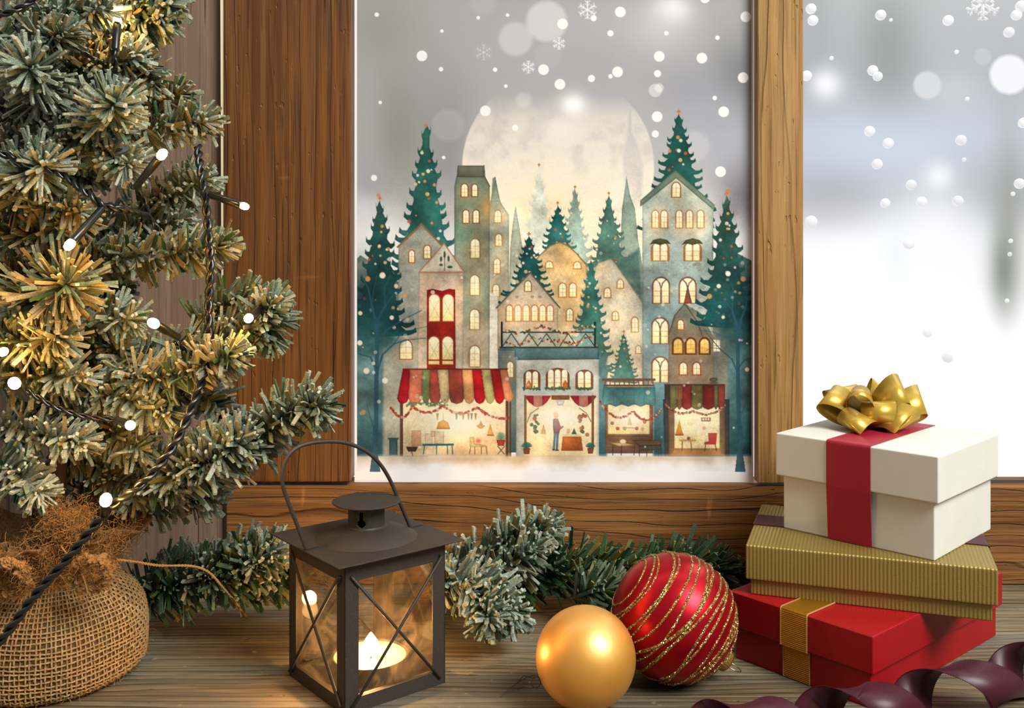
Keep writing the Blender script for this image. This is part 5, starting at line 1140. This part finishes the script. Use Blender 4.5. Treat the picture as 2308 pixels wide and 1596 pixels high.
# ---- bare trees
bt = lab('painted_bare_tree'); TK = (40, 82, 96)
for P, w0, w1 in [([(845, 1058), (848, 980), (848, 900), (849, 830), (850, 760)], 11, 9), ([(850, 770), (846, 720), (838, 690), (830, 650), (815, 620)], 8, 2), ([(850, 760), (852, 720), (868, 690), (866, 650), (880, 620)], 7, 1.5), ([(850, 840), (862, 800), (888, 775), (920, 766), (960, 762)], 5, 1.2), ([(852, 780), (870, 745), (910, 720), (950, 700)], 5, 1.2), ([(846, 830), (835, 805), (808, 798)], 5, 2), ([(888, 775), (905, 750), (935, 742), (962, 736)], 2.4, 1), ([(868, 690), (884, 668), (905, 652)], 3, 1), ([(838, 690), (842, 655), (850, 620)], 3, 1), ([(840, 960), (830, 925), (826, 910)], 2, 1.4),
                  ([(1668, 1058), (1666, 980), (1664, 900), (1663, 820), (1664, 760)], 10, 8), ([(1664, 770), (1660, 730), (1650, 700), (1652, 650), (1640, 620)], 7, 1.5), ([(1664, 760), (1670, 720), (1682, 690), (1684, 650), (1692, 620)], 6, 1.5), ([(1662, 840), (1650, 810), (1622, 786), (1600, 760), (1585, 740)], 4, 1), ([(1664, 830), (1678, 812), (1698, 806)], 4, 2), ([(1622, 786), (1604, 784), (1592, 790)], 1.6, 1), ([(1625, 756), (1606, 748), (1580, 745)], 1.6, 1), ([(1650, 700), (1634, 676), (1618, 660)], 2.6, 1), ([(1666, 950), (1676, 920), (1688, 895)], 1.8, 1)]:
    line(P, w0, TK, .92, bt, w1)
for x_, s_ in ((845, 1), (1668, -1)): poly([(x_ - 4, 960), (x_ + 5, 960), (x_ + 6, 1020), (x_ + 13, 1064), (x_ - 12, 1064), (x_ - 6, 1020)], TK, (70, 104, 118), bt, tex=.2, edge=.1, soft=2.5)
# ---- ground
sg_ = lab('painted_snow'); f = np.interp(gy, [1014, 1026, 1034], [0, .75, 1])[:, None]; f = f * np.where(LAB == bt, .0, 1) 
gcol_ = np.interp(gy, [1020, 1034, 1050, 1062], [0, .15, .75, 1])[:, None, None]; warm = np.exp(-((gx - 1235) / 330.0) ** 2)[None, :, None]; wc = np.array((232, 204, 160.)) * warm + np.array((206, 202, 196.)) * (1 - warm)
edge_n = WASH[..., None] * .9; gg = np.clip(gcol_ + edge_n * (gcol_ > .02) * (gcol_ < 1), 0, 1); gc = wc * (1 + .25 * WASH[..., None]) * (1 - gg) + 253 * gg
f = np.where(Y > 1029, f, 0 * f + np.clip((Y - 1022) / 12, 0, .8)) * np.where(LAB == bt, 0, 1); IMG[:] = IMG * (1 - f[..., None]) + gc * f[..., None]; LAB[(np.broadcast_to(Y, LAB.shape) > 1028) & (LAB != bt)] = sg_
glow(1000, 1036, 90, 8, (214, 160, 110), .35); glow(1540, 1034, 100, 6, (214, 176, 130), .3)
# the paper's own granulation and pooled pigment over the painted houses
pg = np.interp(gy, [380, 470, 1010, 1030], [0, 1, 1, 0])[:, None]
pg = pg * (1 - .8 * np.clip((IMG[..., 2] - 165) / 60, 0, 1)); IMG *= (1 + (.22 * WASH2 + .24 * WASH + .12 * GRAIN) * pg)[..., None]
for g in ((1026, 946, 92, 30), (1262, 940, 56, 34), (1418, 945, 36, 20), (1572, 958, 40, 30)): glow(*g, (255, 250, 228), .38)
# ---- drifting dots of snow and three star flakes
for x, y, r in [(849, 33, 5), (1078, 40, 4), (1144, 34, 4), (996, 70, 4), (951, 126, 12), (994, 156, 5), (1116, 157, 5), (1225, 157, 12), (1262, 190, 12), (1268, 54, 12), (1140, 194, 4), (857, 231, 4), (1094, 250, 12), (1161, 288, 7), (1338, 41, 7), (1398, 27, 12), (1376, 75, 7), (1333, 177, 8), (1392, 162, 12), (1376, 172, 5), (1486, 127, 12), (1482, 166, 8), (1582, 131, 12), (1617, 85, 5), (1502, 75, 5), (1681, 38, 12), (1589, -4, 11), (1675, 175, 12), (1611, 221, 5), (1631, 252, 12), (1481, 263, 12), (1477, 302, 8), (1624, 387, 12), (843, 401, 7), (1000, 355, 4), (1477, 204, 15), (1486, 198, 10)]:
    disc(x, y, r, (248, 248, 248), .45 if r in (15, 10) else .93, 1.4)
for _ in range(120):
    x, y = prng.uniform(805, 1690), prng.uniform(560, 1020)
    if abs(x - 1247) < 190 and y > 880: continue
    disc(x, y, prng.uniform(1.5, 5), (240, 232, 212), prng.uniform(.2, .75), 1.4)
for x, y, r, c_ in ((829, 629, 6, (206, 150, 90)), (862, 621, 7, (245, 240, 226)), (893, 645, 5, (226, 206, 180)), (912, 667, 6, (206, 160, 106)), (812, 706, 5, (240, 220, 190)), (883, 716, 5, (245, 236, 210)), (811, 773, 6, (245, 240, 220)), (826, 836, 7, (246, 232, 206)), (868, 858, 7, (246, 240, 220)), (819, 929, 6, (176, 140, 96)), (1620, 645, 5, (250, 245, 230)), (1599, 668, 6, (206, 166, 110)), (1581, 676, 6, (196, 186, 160)), (1630, 715, 4, (245, 236, 210)), (1684, 833, 5, (246, 236, 210)), (1641, 617, 6, (250, 250, 246)), (1675, 629, 6, (196, 140, 96)), (853, 440, 4, (224, 140, 80)), (1641, 431, 5, (218, 128, 80))): disc(x, y, r, c_, .95, 1.4, .15)
for x, y, r, a_ in ((1324, 22, 19, .75), (1191, 151, 13, .6), (1260, 98, 13, .6), (1090, 118, 17, .22)):
    for k in range(6):
        q = math.radians(30 + 60 * k); ex, ey = math.cos(q), math.sin(q); line([(x, y), (x + r * ex, y + r * ey)], 3.2, (240, 241, 246), a_)
        for s_ in (.5, .85):
            for g in (-1, 1): q2 = q + g * .95; line([(x + r * s_ * ex, y + r * s_ * ey), (x + r * s_ * ex + r * .34 * math.cos(q2), y + r * s_ * ey + r * .34 * math.sin(q2))], 2.6, (240, 241, 246), a_ * .8)
# white cut edge of the sheet
for cnd in (X < 804.5 + 0 * Y, X > 1693.5 + 0 * Y, Y > 1082.5 + 0 * X): IMG[cnd] = 250; LAB[cnd] = 0

def s2l(a): a = np.clip(a, 0, 255) / 255; return np.where(a <= .04045, a / 12.92, ((a + .055) / 1.055) ** 2.4)
m_print, t, b = mat('printed_sheet', rough=.75); b.inputs['Specular IOR Level'].default_value = .15
t.put(b.inputs['Base Color'], t.node('ShaderNodeAttribute', attribute_name='ink').outputs['Color'])
px0 = W(X0, Y1, DG); px1 = W(X1, Y0, DG)
pr = thing('window_picture', ((px0.x + px1.x) / 2, DG, px0.z), 'winter village print with glowing houses, moon and market stalls filling the left window', 'picture')
VX = (gx - 1154) * DG / F - pr.location.x; VZ = H - (gy - HZ) * DG / F - pr.location.z
lin_img = (s2l(IMG) * .93).astype(np.float32)
XX = np.broadcast_to(X, LAB.shape)
for nm_, src, cuts in (('painted_woods', woods, (1000, 1450)), ('painted_bare_tree', bt, (1250,))):
    m0 = LAB == src
    for k, c_ in enumerate(cuts): LAB[m0 & (XX > c_)] = lab(nm_)
CL = LAB[:-1, :-1]
grid_v = np.stack([np.broadcast_to(VX[None], (GH, GW)), np.zeros((GH, GW)), np.broadcast_to(VZ[:, None], (GH, GW))], -1).reshape(-1, 3).astype(np.float32); grid_c = lin_img.reshape(-1, 3)
yy_, xx_ = np.mgrid[0:GH - 1, 0:GW - 1]; i00 = (yy_ * GW + xx_); quads = np.stack([i00, i00 + GW, i00 + GW + 1, i00 + 1], -1).reshape(-1, 4); cl_f = CL.ravel()
made = {}
for L_ in range(len(NAMES)):
    q = quads[cl_f == L_]
    if len(q) < 30: continue
    used, inv_ = np.unique(q.ravel(), return_inverse=True); me = bpy.data.meshes.new(NAMES[L_])
    me.vertices.add(len(used)); me.vertices.foreach_set('co', grid_v[used].ravel()); n = len(q)
    me.loops.add(4 * n); me.loops.foreach_set('vertex_index', inv_.astype(np.int32)); me.polygons.add(n); me.polygons.foreach_set('loop_start', np.arange(0, 4 * n, 4, dtype=np.int32))
    me.update(calc_edges=True); me.materials.append(m_print)
    ca = me.color_attributes.new('ink', 'FLOAT_COLOR', 'POINT'); cc = np.ones((len(used), 4), np.float32); cc[:, :3] = grid_c[used]; ca.data.foreach_set('color', cc.ravel())
    o = bpy.data.objects.new(NAMES[L_], me); C.objects.link(o); o.parent = pr
m_back = mat('white_backing', (.85, .85, .85), .7)[0]
MB().box(VX[0], VX[-1], .0004, .0022, VZ[-1], VZ[0]).build('backing_sheet', m_back, pr)
